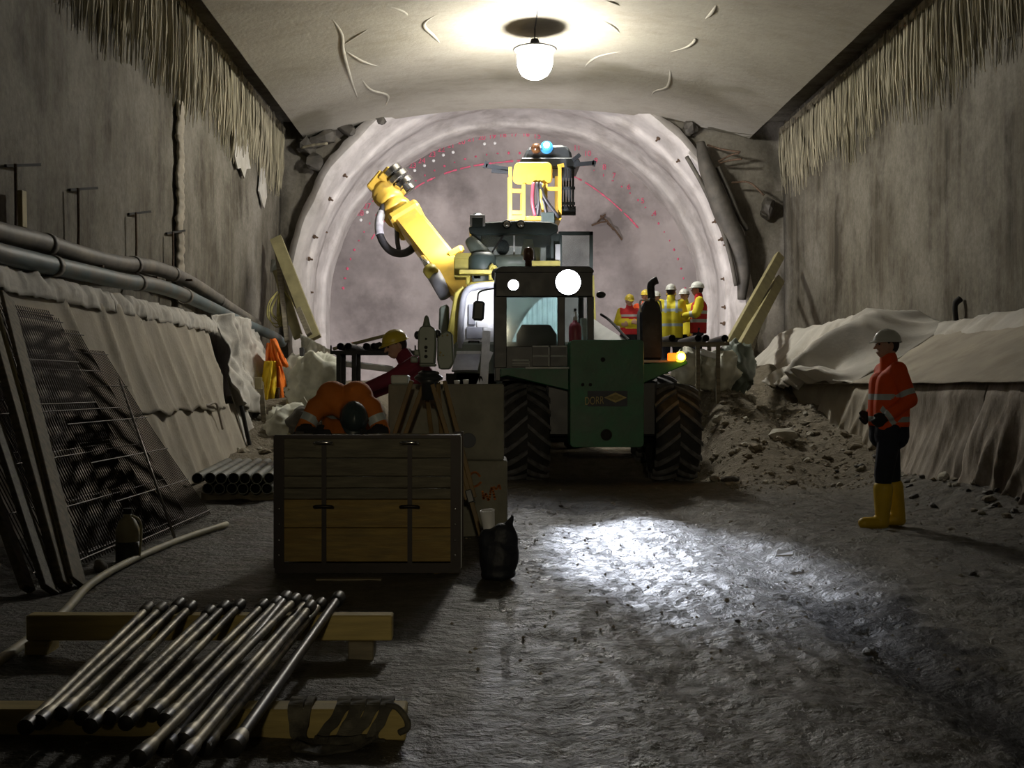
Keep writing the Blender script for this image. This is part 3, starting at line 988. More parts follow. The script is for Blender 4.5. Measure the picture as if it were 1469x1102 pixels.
# big crumpled sheet thrown over a heap on the ledge
heapprof = [(5.24, 1.14), (5.30, 1.34), (5.42, 1.50), (5.66, 1.92), (5.90, 2.26), (6.10, 2.36), (6.50, 2.30), (6.93, 2.26)]
mb = MB()
def fn(u, v):
    y = 16.6 + u * 6.2 - .5 * (1 - u) ** 4 * math.sin(v * PI)
    q_ = v * (len(heapprof) - 1)
    k_ = min(len(heapprof) - 2, int(q_)); w = q_ - k_
    x = heapprof[k_][0] * (1 - w) + heapprof[k_ + 1][0] * w
    z = heapprof[k_][1] * (1 - w) + heapprof[k_ + 1][1] * w
    bulge = math.exp(-((u - .13) / .12) ** 2)
    sl = u * 3.4 + v * .55
    fold = 0.20 * max(0, 1 - abs(noise.noise(V((sl * 2.6 + .5 * v, v * .9, 71)))) * 3) + .13 * max(0, 1 - abs(noise.noise(V((sl * 4.4 + v, v * .8, 72)))) * 3)
    low = max(0, 1 - v * 2.2)
    off = fold * (0.25 + 1.0 * bulge + 1.0 * low) + 0.10 * bulge + 0.05 * fbm((y * .9, v * 2, 3))
    drop = (0.10 * noise.noise(V((y * 1.6, 2, 5))) + .05 * noise.noise(V((y * 5, 2, 5)))) * low
    t_ = max(0, (x - 5.38) / 1.68)
    zl = 1.30 + .93 * t_
    bl = sstep(-.02, .15, u)
    z = zl * (1 - bl) + z * bl
    off *= .25 + .75 * bl
    return V((x - off * .75, y, z + off * .55 + drop + .02))
mb.grid(fn, 190, 64, 0.012)
mb.build('fleece_sheet', m_tarp_pale, smooth=True, fixn=True, label='big crumpled pale fleece sheet thrown over the right ledge', cat='fleece sheet')
rlow(18.0, 23.0, 49, m_tarp, 'far lower fleece strip under the crumpled sheet on the right', f=1.2, amp=.7, top=1.32)
p = P(1376, 440, 1600 * 6.98 / 676)
MB().tube(bez([p + V((0.02, 0, .12)), p + V((-.06, 0, .02)), p + V((-.03, .02, -.28))], 5), [.05] * 5 + [.04] * 6, 8).build('drain_stub', m_dark, smooth=True, label='short dark drain pipe stub on the right wall', cat='pipe')

# ------------------------------------------------------------------ wheel loader seen from its rear
m_green = M('green_paint', (0.010, 0.125, 0.052), 0.45, var=0.35, scale=3, c2=(0.018, 0.085, 0.042), c2amt=0.4, bump=0.08, bscale=30)
m_cabpaint = M('dark_cab_paint', (0.022, 0.024, 0.032), 0.4, var=0.3)
m_rubber = M('tyre_rubber', (0.022, 0.022, 0.023), 0.75, var=0.4, scale=6, c2=(0.05, 0.045, 0.04), c2amt=0.35)
m_lug = M('pale_tyre_lug', (0.12, 0.12, 0.125), 0.8, var=0.4, scale=9)  # lugs much paler than the tyre rubber
m_glass = M('cab_glass', (0.75, 0.85, 0.85), 0.05, var=0.05, trans=0.97, rvar=0.02)
m_ltgrey = M('light_grey_paint', (0.42, 0.45, 0.42), 0.5, var=0.15, scale=4)
m_lens = M('lamp_lens', (1, 1, 1), 0.3, emis=(0.93, 0.95, 1.0), estr=22.0)
m_lens2 = M('small_lamp_lens', (1, 1, 1), 0.3, emis=(0.95, 0.93, 1.0), estr=14.0)
m_amber = M('amber_lens', (1.0, 0.45, 0.05), 0.3, emis=(1.0, 0.42, 0.02), estr=6.0)
m_amber_hot = M('amber_bulb', (1.0, 0.8, 0.4), 0.3, emis=(1.0, 0.8, 0.4), estr=14.0)
m_orange_lens = M('orange_lens', (0.8, 0.16, 0.02), 0.3, emis=(1.0, 0.18, 0.01), estr=2.0)
m_exhaust = M('black_exhaust', (0.016, 0.016, 0.02), 0.55, 0.2, var=0.4, c2=(0.05, 0.05, 0.06), c2amt=0.25)
m_plate = M('badge_plate', (0.05, 0.055, 0.07), 0.6, var=0.3)
m_badge = M('faded_gold', (0.42, 0.34, 0.13), 0.6, var=0.3, scale=14)
m_badge2 = M('faded_gold_dark', (0.24, 0.20, 0.07), 0.6, var=0.3, scale=14)
m_edge = M('worn_and_lit_edge', (0.5, 0.52, 0.52), 0.5, var=0.3)
m_beacon = M('brown_beacon', (0.10, 0.045, 0.02), 0.25, var=0.3, coat=0.4)
m_mirror = M('mirror_housing', (0.03, 0.035, 0.04), 0.4)

YT = 14.6
loader = empty('wheel_loader', (1.5, 16.4, 0.0), 'dark green wheel loader with chevron tyres and a glaring work lamp', 'wheel loader')

def rounded_plate(x0, x1, z0, z1, r, y, d):
    poly = []
    for cx_, cz_, a0 in ((x1 - r, z1 - r, 0), (x0 + r, z1 - r, 90), (x0 + r, z0 + r, 180), (x1 - r, z0 + r, 270)):
        for k_ in range(5):
            a_ = math.radians(a0 + 90 * k_ / 4)
            poly.append((cx_ + r * math.cos(a_), y, cz_ + r * math.sin(a_)))
    return poly, (0, d, 0)

# counterweight plate
po, ex = rounded_plate(1.06, 2.01, 0.50, 1.885, .05, 14.38, .45)
cw = MB().prism(po, ex).build('counterweight', m_green, loader, fixn=True, bevel=0.006)
for (px, py, r_) in ((870, 624, .075), (847, 552, .022), (836, 552, .022), (865, 516, .03)):
    p = P(px, py, 14.37)
    MB().lathe([(r_, 0), (r_, .02), (r_ * .75, .021), (r_ * .7, .012), (0, .012)], p + V((0, .02, 0)), (0, -1, 0), 16).build('bolt_hole', m_dark, cw)
a, b = P(843, 561, 14.372), P(900, 583, 14.372)
MB().box((a.x, 14.368, b.z), (b.x, 14.384, a.z)).build('badge_plate', m_plate, cw)
p = P(838.5, 581, 14.36)
text_mb('DORR', 0.145, p, xdir=(0.62, 0, .035)).build('badge_lettering', m_badge, cw)
c = P(883, 570.5, 14.36)
for k_, (w, h_, mt, yy) in enumerate(((.145, .066, m_badge, 14.362), (.10, .040, m_badge2, 14.358))):
    MB().prism([(c.x - w, yy, c.z), (c.x, yy, c.z - h_), (c.x + w, yy, c.z), (c.x, yy, c.z + h_)], (0, .006, 0)).build('badge_diamond', mt, cw, fixn=True)

# green rear wings beside the plate
for pts in (((718, 529), (816, 526), (816, 560), (728, 539), (718, 541)), ((916, 523), (985, 517), (987, 522), (916, 553))):
    poly = [P(px, py, 14.62) for px, py in pts]
    MB().prism(poly, (0, .75, 0)).build('rear_wing', m_green, loader, fixn=True, bevel=.01)
a = P(754, 528, 14.55)
MB().box((a.x, 14.56, a.z - .01), (1.06, 14.64, a.z + .012)).build('worn_step_edge', m_edge, loader)
# chassis and underbody
MB().box((.78, 14.85, .62), (2.25, 17.4, 1.36)).build('chassis', m_cabpaint, loader, bevel=.03)
MB().tube([(.3, 15.25, .65), (2.75, 15.25, .65)], .13, 12).build('axle', m_exhaust, loader, smooth=True)
MB().tube([(.3, 16.95, .80), (2.75, 16.95, .80)], .13, 12).build('axle', m_exhaust, loader, smooth=True)
MB().prism([(.82, 14.9, 1.36), (.82, 14.9, .95), (1.06, 14.9, .62), (1.06, 14.9, 1.36)], (0, .4, 0)).build('tow_bracket', m_cabpaint, loader, fixn=True)

tyre_mb = MB()
R0, W2 = .655, .30
tyre_mb.lathe([(.33, -W2 * .8), (.45, -W2 * .97), (.55, -W2), (.605, -W2 * .9), (.625, -W2 * .5), (.63, 0), (.625, W2 * .5), (.605, W2 * .9), (.55, W2), (.45, W2 * .97), (.33, W2 * .8)], (0, 0, 0), (1, 0, 0), 40)
tyre_me = tyre_mb.mesh('tyre', V((0, 0, 0)), [m_rubber], smooth=True)
lug_mb = MB()
nl = 18
for side in (-1, 1):
    pts = []
    for k_ in range(6):
        t_ = k_ / 5
        x_ = side * (0.0 + (W2 + .01) * t_)
        an = 0.0 + t_ * .40
        rad = .63 - .05 * t_ ** 4
        pts.append((x_, an, rad))
    for k_ in range(5):
        (x0, a0, r0), (x1, a1, r1) = pts[k_], pts[k_ + 1]
        vs = []
        for (xx, aa, rr) in ((x0, a0, r0), (x1, a1, r1)):
            for da, dr_ in ((-.05, -.03), (.05, -.03), (.042, .045), (-.042, .045)):
                ang = aa + da + (PI / nl if side > 0 else 0)
                vs.append((xx, (rr + dr_) * math.cos(ang), (rr + dr_) * math.sin(ang)))
        lug_mb.add(vs, [(0, 1, 2, 3), (7, 6, 5, 4), (0, 4, 5, 1), (1, 5, 6, 2), (2, 6, 7, 3), (3, 7, 4, 0)])
# one chevron pair as shared mesh
lug_me = lug_mb.mesh('lug', V((0, 0, 0)), [m_lug], fixn=True)
rim_mb = MB().lathe([(.34, -.12), (.34, .16), (.30, .17), (.28, .06), (.12, .05), (.10, .12), (0, .12)], (0, 0, 0), (1, 0, 0), 24)
rim_me = rim_mb.mesh('rim', V((0, 0, 0)), [m_green], smooth=False)
for (x_, y_, z_, s_) in ((.52, 15.25, .655, -1), (2.52, 15.25, .655, 1), (.52, 16.95, .80, -1), (2.52, 16.95, .80, 1)):
    w = share('wheel', tyre_me, (x_, y_, z_), parent=loader)
    share('rim', rim_me, (x_, y_, z_), (0, 0, PI if s_ < 0 else 0), parent=w)
    for k_ in range(nl):
        o = bpy.data.objects.new('tread_lug', lug_me)
        col.objects.link(o)
        o.parent = w
        o.rotation_euler = (2 * PI * k_ / nl, 0, 0)

# cab
CY0, CY1 = 15.2, 16.9
sc = 1600 / CY0
def cx_(px): return (px - 700) / sc
def cz_(py): return CAMH - (py - 555) / sc
xl, xr = cx_(709), cx_(852)
zr, zb = cz_(382), cz_(528)
zh = cz_(426)
roofpoly = [(xl + .04, CY0, zr - .03), (xl + .10, CY0, zr), (xr - .06, CY0, zr), (xr, CY0, zr - .05), (xr, CY0, zr - .09), (xl, CY0, zr - .09)]
MB().prism(roofpoly, (0, CY1 - CY0, 0)).build('cab_roof', m_cabpaint, loader, fixn=True, bevel=.012)
MB().box((xl + .02, CY0 - .04, zh), (xr - .02, CY0 + .12, zr - .085)).build('cab_header', m_cabpaint, loader, bevel=.01)
for (x_, w) in ((xl, .17), (cx_(800), .10), (xr - .09, .09)):
    MB().box((x_, CY0, zb), (x_ + w, CY0 + .09, zh + .01)).build('cab_pillar', m_cabpaint, loader, bevel=.008)
for x_ in (xl, xr - .08):
    MB().box((x_, CY1 - .09, zb), (x_ + .08, CY1, zr - .08)).build('cab_pillar', m_cabpaint, loader, bevel=.008)
zs_ = cz_(497)
MB().box((xl + .01, CY0 + .01, 1.36), (xr - .01, CY0 + .09, zs_)).build('cab_rear_panel', m_cabpaint, loader, bevel=.008)
MB().box((xl + .01, CY1 - .08, 1.36), (xr - .01, CY1, zs_)).build('cab_front_panel', m_cabpaint, loader, bevel=.008)
for x_ in (xl + .01, xr - .07):
    MB().box((x_, CY0 + .1, 1.36), (x_ + .06, CY1 - .1, zs_ - .1)).build('cab_side_panel', m_cabpaint, loader)
MB().box((xl + .05, CY0 + .1, 1.36), (xr - .05, CY1 - .1, 1.5)).build('cab_floor', m_cabpaint, loader)
MB().box((xl + .17, CY0 + .03, zs_), (cx_(800), CY0 + .042, zh)).build('window_pane', m_glass, loader)
MB().box((cx_(800) + .1, CY0 + .03, zs_), (xr - .09, CY0 + .042, zh)).build('window_pane', m_glass, loader)
MB().box((xl + .08, CY1 - .05, zs_), (xr - .08, CY1 - .038, zr - .1)).build('window_pane', m_glass, loader)
# seat
st = MB()
st.prism([(cx_(742) + .02, CY0 + .45, 1.5), (cx_(742), CY0 + .45, cz_(478)), (cx_(750), CY0 + .45, cz_(463)), (cx_(792), CY0 + .45, cz_(463)), (cx_(802), CY0 + .45, cz_(478)), (cx_(802) - .02, CY0 + .45, 1.5)], (0, .14, 0))
st.box((cx_(742), CY0 + .58, 1.5), (cx_(802), CY0 + 1.05, 1.72))
st.build('seat', m_mirror, loader, fixn=True, bevel=.015)
# vent panels under the rear window
for (x0, x1, y0, y1) in ((764, 788, 496, 525), (790, 814, 496, 525), (735, 760, 516, 526)):
    a, b = P(x0, y0, 15.1), P(x1, y1, 15.1)
    f = MB()
    f.box((a.x, 15.1, b.z), (b.x, 15.2, a.z))
    v = f.build('vent_panel', m_cabpaint, loader)
    e = MB()
    e.box((a.x, 15.085, a.z - .018), (b.x, 15.1, a.z))
    e.box((b.x - .012, 15.085, b.z), (b.x, 15.1, a.z))
    e.box((a.x, 15.085, (a.z + b.z) / 2 - .01), (b.x, 15.1, (a.z + b.z) / 2 + .004))
    e.build('trim_edge', m_edge, v)
# hood on the right: pale sloped panels
poly = [P(842, 450, 15.6), P(862, 452, 15.6), P(872, 462, 15.6), P(906, 492, 15.6), P(906, 530, 15.6), P(842, 530, 15.6)]
top_ = [q + V((0, .0 if i_ > 3 else (.95, .95, .75, .05)[i_], 0)) for i_, q in enumerate(poly)]
MB().add(top_ + [V((q.x, 17.5, q.z)) for q in poly], [(0, 1, 2, 3, 4, 5), (11, 10, 9, 8, 7, 6)] + [(i_, (i_ + 1) % 6, 6 + (i_ + 1) % 6, 6 + i_) for i_ in range(6)]).build('engine_hood', m_ltgrey, loader, fixn=True)
MB().tube(bez([P(862, 451, 16.5), P(876, 461, 16.3), P(902, 488, 15.62)], 4), .02, 6).build('hood_seam', m_dark, loader)
# muffler and stack
po = [P(px, py, 14.95) for px, py in ((919, 516), (918, 448), (923, 436), (930, 427), (940, 427), (946, 436), (950, 448), (951, 516))]
mf = MB().prism(po, (0, .34, 0)).build('muffler', m_exhaust, loader, fixn=True, bevel=.03)
MB().tube(bez([P(935, 430, 15.1), P(934, 418, 15.1), P(934, 409, 15.1), P(938, 404, 15.1), P(943, 402, 15.1)], 6), .052, 14).build('exhaust_pipe', m_exhaust, mf, smooth=True)
gd = MB()
gd.tube(bez([P(919, 448, 14.9), P(918, 434, 14.9), P(921, 431, 14.9), P(932, 431, 14.9)], 4), .012, 6)
gd.tube(bez([P(940, 431, 14.9), P(947, 433, 14.9), P(949, 448, 14.9)], 4), .012, 6)
gd.build('guard_wire', m_edge, mf)
MB().box((2.0, 14.7, 1.60), (2.62, 16.2, 1.63)).build('rear_deck', m_edge, loader)
# amber lamp
c = P(973, 512, 14.55)
am = MB().cbox(c + V((-.07, .03, 0)), (.12, .10, .10)).build('lamp_housing', m_orange_lens, loader, bevel=.01)
MB().lathe([(.07, 0), (.07, .05), (.05, .09), (0, .10)], c + V((.03, .05, 0)), (0, -1, 0), 14).build('amber_lens', m_amber, am, smooth=True)
MB().ell(c + V((.03, -.055, 0)), (.045, .02, .045), None, 10, 6).build('bulb', m_amber_hot, am, smooth=True)
point('tail_lamp_light', c + V((.03, -.16, 0)), TAIL_W, (1.0, .5, .06), .05, loader)
# work lamps
for (px, py, r_, ml) in ((815, 405, .175, m_lens), (736.5, 409, .075, m_lens2)):  # the large lens is widened to stand for the lamp's glare
    c = P(px, py, 15.05)
    h = MB().lathe([(r_ * .4, .14), (r_ * .9, .05), (r_ * 1.05, 0), (r_ * 1.05, -.02), (r_ * .97, -.02)], c, (0, 1, 0), 20, caps=False).build('work_lamp', m_cabpaint, loader, smooth=True)
    MB().lathe([(r_ * .97, 0), (r_ * .7, .03), (0, .045)], c + V((0, .0, 0)), (0, -1, 0), 20).build('lens', ml, h, smooth=True)
    if r_ > .1:
        spot('work_lamp_beam', c + V((0, -.12, 0)), (1.45, 9.2, 0), HEAD_W, 20, (.80, .86, 1.0), .9, .10, loader)
    else:
        spot('work_lamp_beam', c + V((0, -.1, 0)), (0.6, 9.0, 0), HEAD2_W, 60, (.9, .92, 1.0), 0.9, .06, loader)
# beacon on the roof
c = P(758, 384, 15.6)
bc = MB().lathe([(.05, 0), (.05, .10), (.075, .11), (.075, .22), (.06, .27), (.0, .29)], c, n=14).build('beacon', m_beacon, loader, smooth=True)
# mirror
c = P(686.5, 446, 15.1)
MB().cbox(c, (.16, .06, .27), Matrix.Rotation(.08, 3, 'Y')).build('mirror', m_mirror, loader, bevel=.03)
MB().tube(bez([P(709, 414, 15.2), P(697, 416, 15.1), P(687, 420, 15.1), P(685, 432, 15.1)], 5), .014, 6).build('mirror_arm', m_mirror, loader, smooth=True)
c = P(862, 423, 15.6)
MB().ell(c, (.07, .05, .05), None, 10, 6).build('side_lamp', m_mirror, loader, smooth=True)

# fire extinguisher standing on the loader
m_redpaint = M('dusty_red_paint', (0.33, 0.06, 0.09), 0.45, var=0.2)
c = P(825, 493, 14.9)
fe = empty('fire_extinguisher', c, 'dusty red fire extinguisher standing behind the green plate of the loader', 'fire extinguisher')
MB().lathe([(.075, 0), (.085, .02), (.085, .22), (.06, .27), (.03, .29), (.03, .31), (0, .31)], c, n=18).build('cylinder', m_redpaint, fe, smooth=True)
MB().lathe([(.028, .3), (.028, .36), (.018, .37), (.018, .42), (0, .43)], c, n=10).build('valve', m_edge, fe, smooth=True)
MB().cbox(c + V((0, 0, .45)), (.03, .09, .03)).build('handle', m_dark, fe)

# ------------------------------------------------------------------ drilling rig with yellow boom
m_yel = M('yellow_paint', (0.72, 0.47, 0.07), 0.4, var=0.12, scale=4, c2=(0.5, 0.33, 0.09), c2amt=0.2)
m_oldyel = M('worn_yellow_paint', (0.42, 0.36, 0.07), 0.5, var=0.25, scale=5)
m_rigdark = M('dark_teal_paint', (0.045, 0.065, 0.062), 0.5, var=0.3, scale=4)
m_riggrey = M('green_grey_paint', (0.12, 0.145, 0.12), 0.5, var=0.25, scale=4)
m_white = M('white_paint', (0.68, 0.69, 0.72), 0.45, var=0.1, scale=5, c2=(0.42, 0.42, 0.45), c2amt=0.25)
m_bluegrey = M('blue_grey_panel', (0.30, 0.31, 0.36), 0.5, var=0.15)
m_chrome = M('chrome', (0.7, 0.7, 0.7), 0.18, 1.0, var=0.2)
m_hose = M('black_hose', (0.03, 0.03, 0.035), 0.5, var=0.4, scale=4)
m_hose_pale = M('scuffed_hose_sleeve', (0.35, 0.35, 0.38), 0.5, var=0.3, scale=8)

rig = empty('drilling_rig', (0.3, 20.5, 0.25), 'tall drilling rig with a yellow boom and dark glazed cab before the face', 'drilling rig')
MB().box((-.55, 17.9, .75), (1.55, 23.0, 2.0)).build('body', m_riggrey, rig, bevel=.04)
for (x_, y_) in ((-.45, 18.7), (1.45, 18.7), (-.45, 22.2), (1.45, 22.2)):
    w = MB().lathe([(.2, -.16), (.5, -.17), (.56, -.12), (.56, .12), (.5, .17), (.2, .16)], (x_, y_, .80), (1, 0, 0), 24).build('wheel', m_rubber, rig, smooth=True)
    MB().lathe([(.26, -.18), (.26, .18)], (x_, y_, .80), (1, 0, 0), 16).build('rim', m_oldyel, w)
YC = 18.9
def rp(px, py, Y=YC): return P(px, py, Y)
# cab body
a, b = rp(677, 342), rp(803, 400)
poly = [rp(674, 336), rp(672, 326), rp(690, 319), rp(740, 316), rp(790, 318), rp(800, 322), rp(801, 332), rp(790, 338), rp(735, 335), rp(690, 338)]
MB().prism(poly, (0, 1.7, 0)).build('cab_roof', m_rigdark, rig, fixn=True, bevel=.02)
for (x0, x1) in ((677, 690), (790, 803)):
    p0, p1 = rp(x0, 334), rp(x1, 400)
    for yo in (0.05, 1.5):
        MB().box((p0.x, YC + yo, p1.z), (p1.x, YC + yo + .1, p0.z)).build('cab_pillar', m_rigdark, rig, bevel=.01)
MB().box((a.x, YC + .05, 1.95), (b.x, YC + 1.6, b.z + .16)).build('cab_lower', m_riggrey, rig, bevel=.03)
p0, p1 = rp(690, 338), rp(790, 386)
MB().box((p0.x, YC + .09, p1.z), (p1.x, YC + .10, p0.z)).build('window_pane', m_glass, rig)
MB().box((p0.x, YC + 1.54, p1.z), (p1.x, YC + 1.55, p0.z)).build('window_pane', m_glass, rig)
c = rp(738, 355, YC + .06)
MB().box((c.x - .02, c.y, rp(0, 368).z), (c.x + .01, c.y + .03, rp(0, 337).z)).build('window_divider', m_edge, rig)
for px in (727, 747):
    c = rp(px, 322, YC - .02)
    f = MB().lathe([(.075, .06), (.08, 0), (.07, -.02)], c, (0, 1, 0), 16, caps=False).build('roof_lamp', m_rigdark, rig, smooth=True)
    MB().lathe([(.07, 0), (.05, .02), (0, .03)], c, (0, -1, 0), 16).build('lens', m_chrome, f, smooth=True)
MB().beam(rp(722, 338, YC - .01), rp(706, 362, YC - .01), .025, .03).build('wiper', m_dark, rig)
MB().ell(rp(721, 355, YC + .5), (.12, .1, .14), None, 12, 8).build('seat_headrest', m_rigdark, rig, smooth=True)
MB().prism([rp(744, 378, YC + .6), rp(752, 342, YC + .6), rp(764, 342, YC + .6), rp(770, 378, YC + .6)], (0, .05, 0)).build('control_panel', m_wood_pale, rig, fixn=True)
# white-framed lamp box on the cab roof
a, b = rp(674, 308), rp(696, 325)
MB().box((a.x, YC - .02, b.z), (b.x, YC + .1, a.z)).build('roof_box', m_white, rig, bevel=.01)
MB().box((a.x + .04, YC - .05, b.z - .02), (b.x - .04, YC + .0, a.z - .05)).build('roof_box_front', m_rigdark, rig, bevel=.01)
# intake horn, tank and hydraulic motor left of cab
MB().tube(bez([rp(674, 344, YC - .1), rp(680, 352, YC - .15), rp(688, 362, YC - .15), rp(694, 372, YC - .15)], 5), [.09, .10, .105, .11, .115, .12, .125, .13, .135, .14, .15, .155, .16, .17, .18, .2][:16], 14).build('air_intake', m_riggrey, rig, smooth=True)
MB().lathe([(.22, 0), (.24, .05), (.24, .28), (.17, .36), (.0, .38)], rp(692, 394, YC - .25), n=20).build('filter_pot', m_rigdark, rig, smooth=True)
MB().tube([rp(706, 377, YC - .2), rp(746, 376, YC - .2), rp(756, 379, YC - .2)], [.13, .13, .07], 16).build('air_tank', m_riggrey, rig, smooth=True)
# open door frame on the right
dp = [rp(803, 335), rp(848, 334), rp(849, 395), rp(847, 397)]
d = MB()
yo = YC + .1
d.beam(rp(801, 335, yo), rp(850, 335, yo), .06, .06)
d.beam(rp(848, 333, yo), rp(848, 396, yo), .06, .06, (0, 1, 0))
d.beam(rp(805, 395, yo), rp(850, 395, yo), .05, .05)
d.beam(rp(804, 335, yo), rp(804, 396, yo), .05, .05, (0, 1, 0))
dr_ = d.build('cab_door', m_rigdark, rig)
a, b = rp(806, 338, yo), rp(845, 392, yo)
MB().box((a.x, yo - .006, b.z), (b.x, yo + .006, a.z)).build('pane', m_glass, dr_)
d = MB()
d.beam(rp(834, 401, yo), rp(852, 401, yo), .06, .14)
d.beam(rp(849, 396, yo), rp(852, 460, yo), .07, .07, (0, 1, 0))
d.build('door_rail', m_oldyel, rig)
MB().beam(rp(846, 410, yo - .05), rp(847, 470, yo - .05), .05, .05, (0, 1, 0)).build('door_post', m_rigdark, rig)
MB().box((rp(762, 0).x, YC - .3, rp(0, 384).z), (rp(802, 0).x, YC - .2, rp(0, 377).z)).build('handrail', m_oldyel, rig)
MB().box((rp(796, 0).x, YC - .15, rp(0, 380).z), (rp(803, 0).x, YC - .05, rp(0, 352).z)).build('white_bracket', m_white, rig)
# yellow valve box and rails on the left
b_ = MB().box((rp(652, 0).x, YC - .3, rp(0, 400).z), (rp(675, 0).x, YC + .2, rp(0, 371).z)).build('valve_box', m_oldyel, rig, bevel=.015)
MB().prism([rp(651, 371, YC - .33), rp(655, 363, YC - .33), rp(676, 363, YC - .33), rp(676, 371, YC - .33)], (0, .5, 0)).build('box_lid', m_oldyel, b_, fixn=True)
MB().box((rp(660, 0).x, YC - .7, rp(0, 399).z), (rp(706, 0).x, YC - .4, rp(0, 393).z)).build('step_plate', m_oldyel, rig, bevel=.01)
r_ = MB()
r_.tube(bez([rp(704, 402, YC - .6), rp(704, 385, YC - .6), rp(708, 380, YC - .6)], 4), .035, 8)
r_.tube(bez([rp(712, 405, YC - .6), rp(712, 388, YC - .6), rp(708, 382, YC - .6)], 4), .035, 8)
r_.tube([rp(670, 408, YC - .6), rp(712, 405, YC - .6)], .035, 8)
r_.tube([rp(671, 408, YC - .6), rp(671, 398, YC - .6)], .035, 8)
r_.build('grab_rail', m_oldyel, rig, smooth=True)
# white front of the carrier on the left side
YW = 18.0
def wp(px, py, Y=YW): return P(px, py, Y)
MB().prism([wp(668, 548), wp(660, 470), wp(664, 425), wp(675, 412), wp(712, 408), wp(712, 548)], (0, 1.2, 0)).build('front_panel', m_white, rig, fixn=True, bevel=.03)
fr = MB()
fr.tube(bez([wp(660, 500, YW - .06), wp(662, 450, YW - .06), wp(668, 420, YW - .06), wp(684, 411, YW - .06), wp(712, 409, YW - .06)], 6), .055, 10)
fr.build('front_rail', m_bluegrey, rig, smooth=True)
for (x0, x1, y0, y1, mt) in ((672, 682, 436, 466, m_bluegrey), (669, 692, 469, 486, m_bluegrey), (660, 690, 488, 502, m_white), (672, 687, 489, 498, m_white), (693, 709, 470, 500, m_white), (684, 700, 460, 470, m_white)):
    a, b = wp(x0, y0, YW - .05), wp(x1, y1, YW - .05)
    pn = MB().box((a.x, YW - .05, b.z), (b.x, YW + .02, a.z)).build('hatch', mt, rig, bevel=.008)
f = MB()
for k_ in (0, 1):
    yy_ = (489.5, 498)[k_]
    f.beam(wp(672.5, yy_, YW - .07), wp(687, yy_, YW - .07), .02, .02)
f.beam(wp(672.5, 489, YW - .07), wp(672.5, 498, YW - .07), .02, .02, (0, 1, 0))
f.beam(wp(687, 489, YW - .07), wp(687, 498, YW - .07), .02, .02, (0, 1, 0))
f.build('hatch_frame', m_dark, rig)
MB().prism([wp(655, 508, YW - .12), wp(690, 508, YW - .12), wp(685, 531, YW - .5), wp(648, 531, YW - .5)], (0, .1, -.03)).build('step_board', m_bluegrey, rig, fixn=True)
MB().box((wp(655, 0).x, YW - .12, wp(0, 512).z), (wp(690, 0).x, YW, wp(0, 504).z)).build('bumper', m_white, rig, bevel=.01)
MB().box((wp(640, 0).x, YW - .1, wp(0, 560).z), (wp(712, 0).x, YW + .4, wp(0, 536).z)).build('skirt', m_dark, rig)
MB().beam(wp(698, 475, YW - .2), wp(694, 552, YW - .3), .13, .05, (0, 1, 0)).build('ladder_post', m_white, rig)
MB().beam(wp(705, 505, YW - .2), wp(686, 552, YW - .3), .06, .05, (0, 1, 0)).build('ladder_strut', m_white, rig)
MB().tube(bez([wp(688, 549, YW - .3), wp(689, 541, YW - .3), wp(692, 545, YW - .3), wp(694, 552, YW - .3)], 4), .02, 6).build('cable', m_dark, rig)
MB().prism([wp(640, 486), wp(652, 420), wp(664, 410), wp(668, 418), wp(656, 470), wp(656, 520), wp(640, 500)], (0, .8, 0)).build('side_shield', m_oldyel, rig, fixn=True, bevel=.02)
MB().prism([wp(629, 470, YW + .2), wp(630, 440, YW + .2), wp(643, 436, YW + .2), wp(644, 500, YW + .2), wp(630, 500, YW + .2)], (0, .5, 0)).build('side_tank', m_riggrey, rig, fixn=True, bevel=.03)
# corrugated curved guard seen through the loader's cab
mb = MB()
n_ = 40
pts = []
gy = 18.45
for k_ in range(n_ + 1):
    t_ = k_ / n_
    px = 732 + 72 * t_
    py = 495 - 70 * math.sin(min(1, t_ * 1.25) * PI / 2) ** .9
    p = P(px, py, gy + (.03 if k_ % 4 < 2 else 0))
    q = P(px, 500, gy + (.03 if k_ % 4 < 2 else 0))
    pts += [q, p]
mb.add(pts, [(2 * i, 2 * i + 2, 2 * i + 3, 2 * i + 1) for i in range(n_)])
mb.add([v + V((0, .08, 0)) for v in pts], [(2 * i + 1, 2 * i + 3, 2 * i + 2, 2 * i) for i in range(n_)])
m_pale = M('pale_cyan_sheet', (0.55, 0.68, 0.68), 0.5, var=0.12)
mb.build('corrugated_guard', m_pale, rig)

# boom
A, B = P(662, 412, 19.6), P(586, 316, 21.3)
d_ = (B - A).normalized()
side = d_.cross(V((0, 1, 0))).normalized()
boom = MB().beam(A - d_ * .4, B, .50, .52, (0, -1, .15)).build('boom', m_yel, rig, bevel=.05)
MB().beam(B - d_ * .12, B + d_ * .12, .62, .62, (0, -1, .15)).build('boom_collar', m_yel, boom, bevel=.05)
MB().beam(B, B + d_ * .5, .36, .38, (0, -1, .15)).build('inner_boom', m_oldyel, boom, bevel=.03)
C_ = P(570, 303, 21.6)
MB().lathe([(.24, -.16), (.31, -.12), (.31, .04), (.25, .10), (.25, .2), (.20, .22)], C_, d_, 22).build('boom_joint', m_yel, boom, smooth=True)
E_ = P(556, 280, 21.8)
MB().lathe([(.20, -.35), (.25, -.28), (.25, -.05), (.29, .0), (.29, .1), (.22, .16)], E_, d_, 20).build('rotation_unit', m_yel, boom, smooth=True)
H_ = P(546, 268, 21.9)
RR = Matrix.Rotation(math.radians(40), 3, 'Y')
hd = MB().cbox(H_ + V((-.02, 0, .05)), (.30, .42, .42), RR).build('head_bracket', m_yel, boom, bevel=.03)
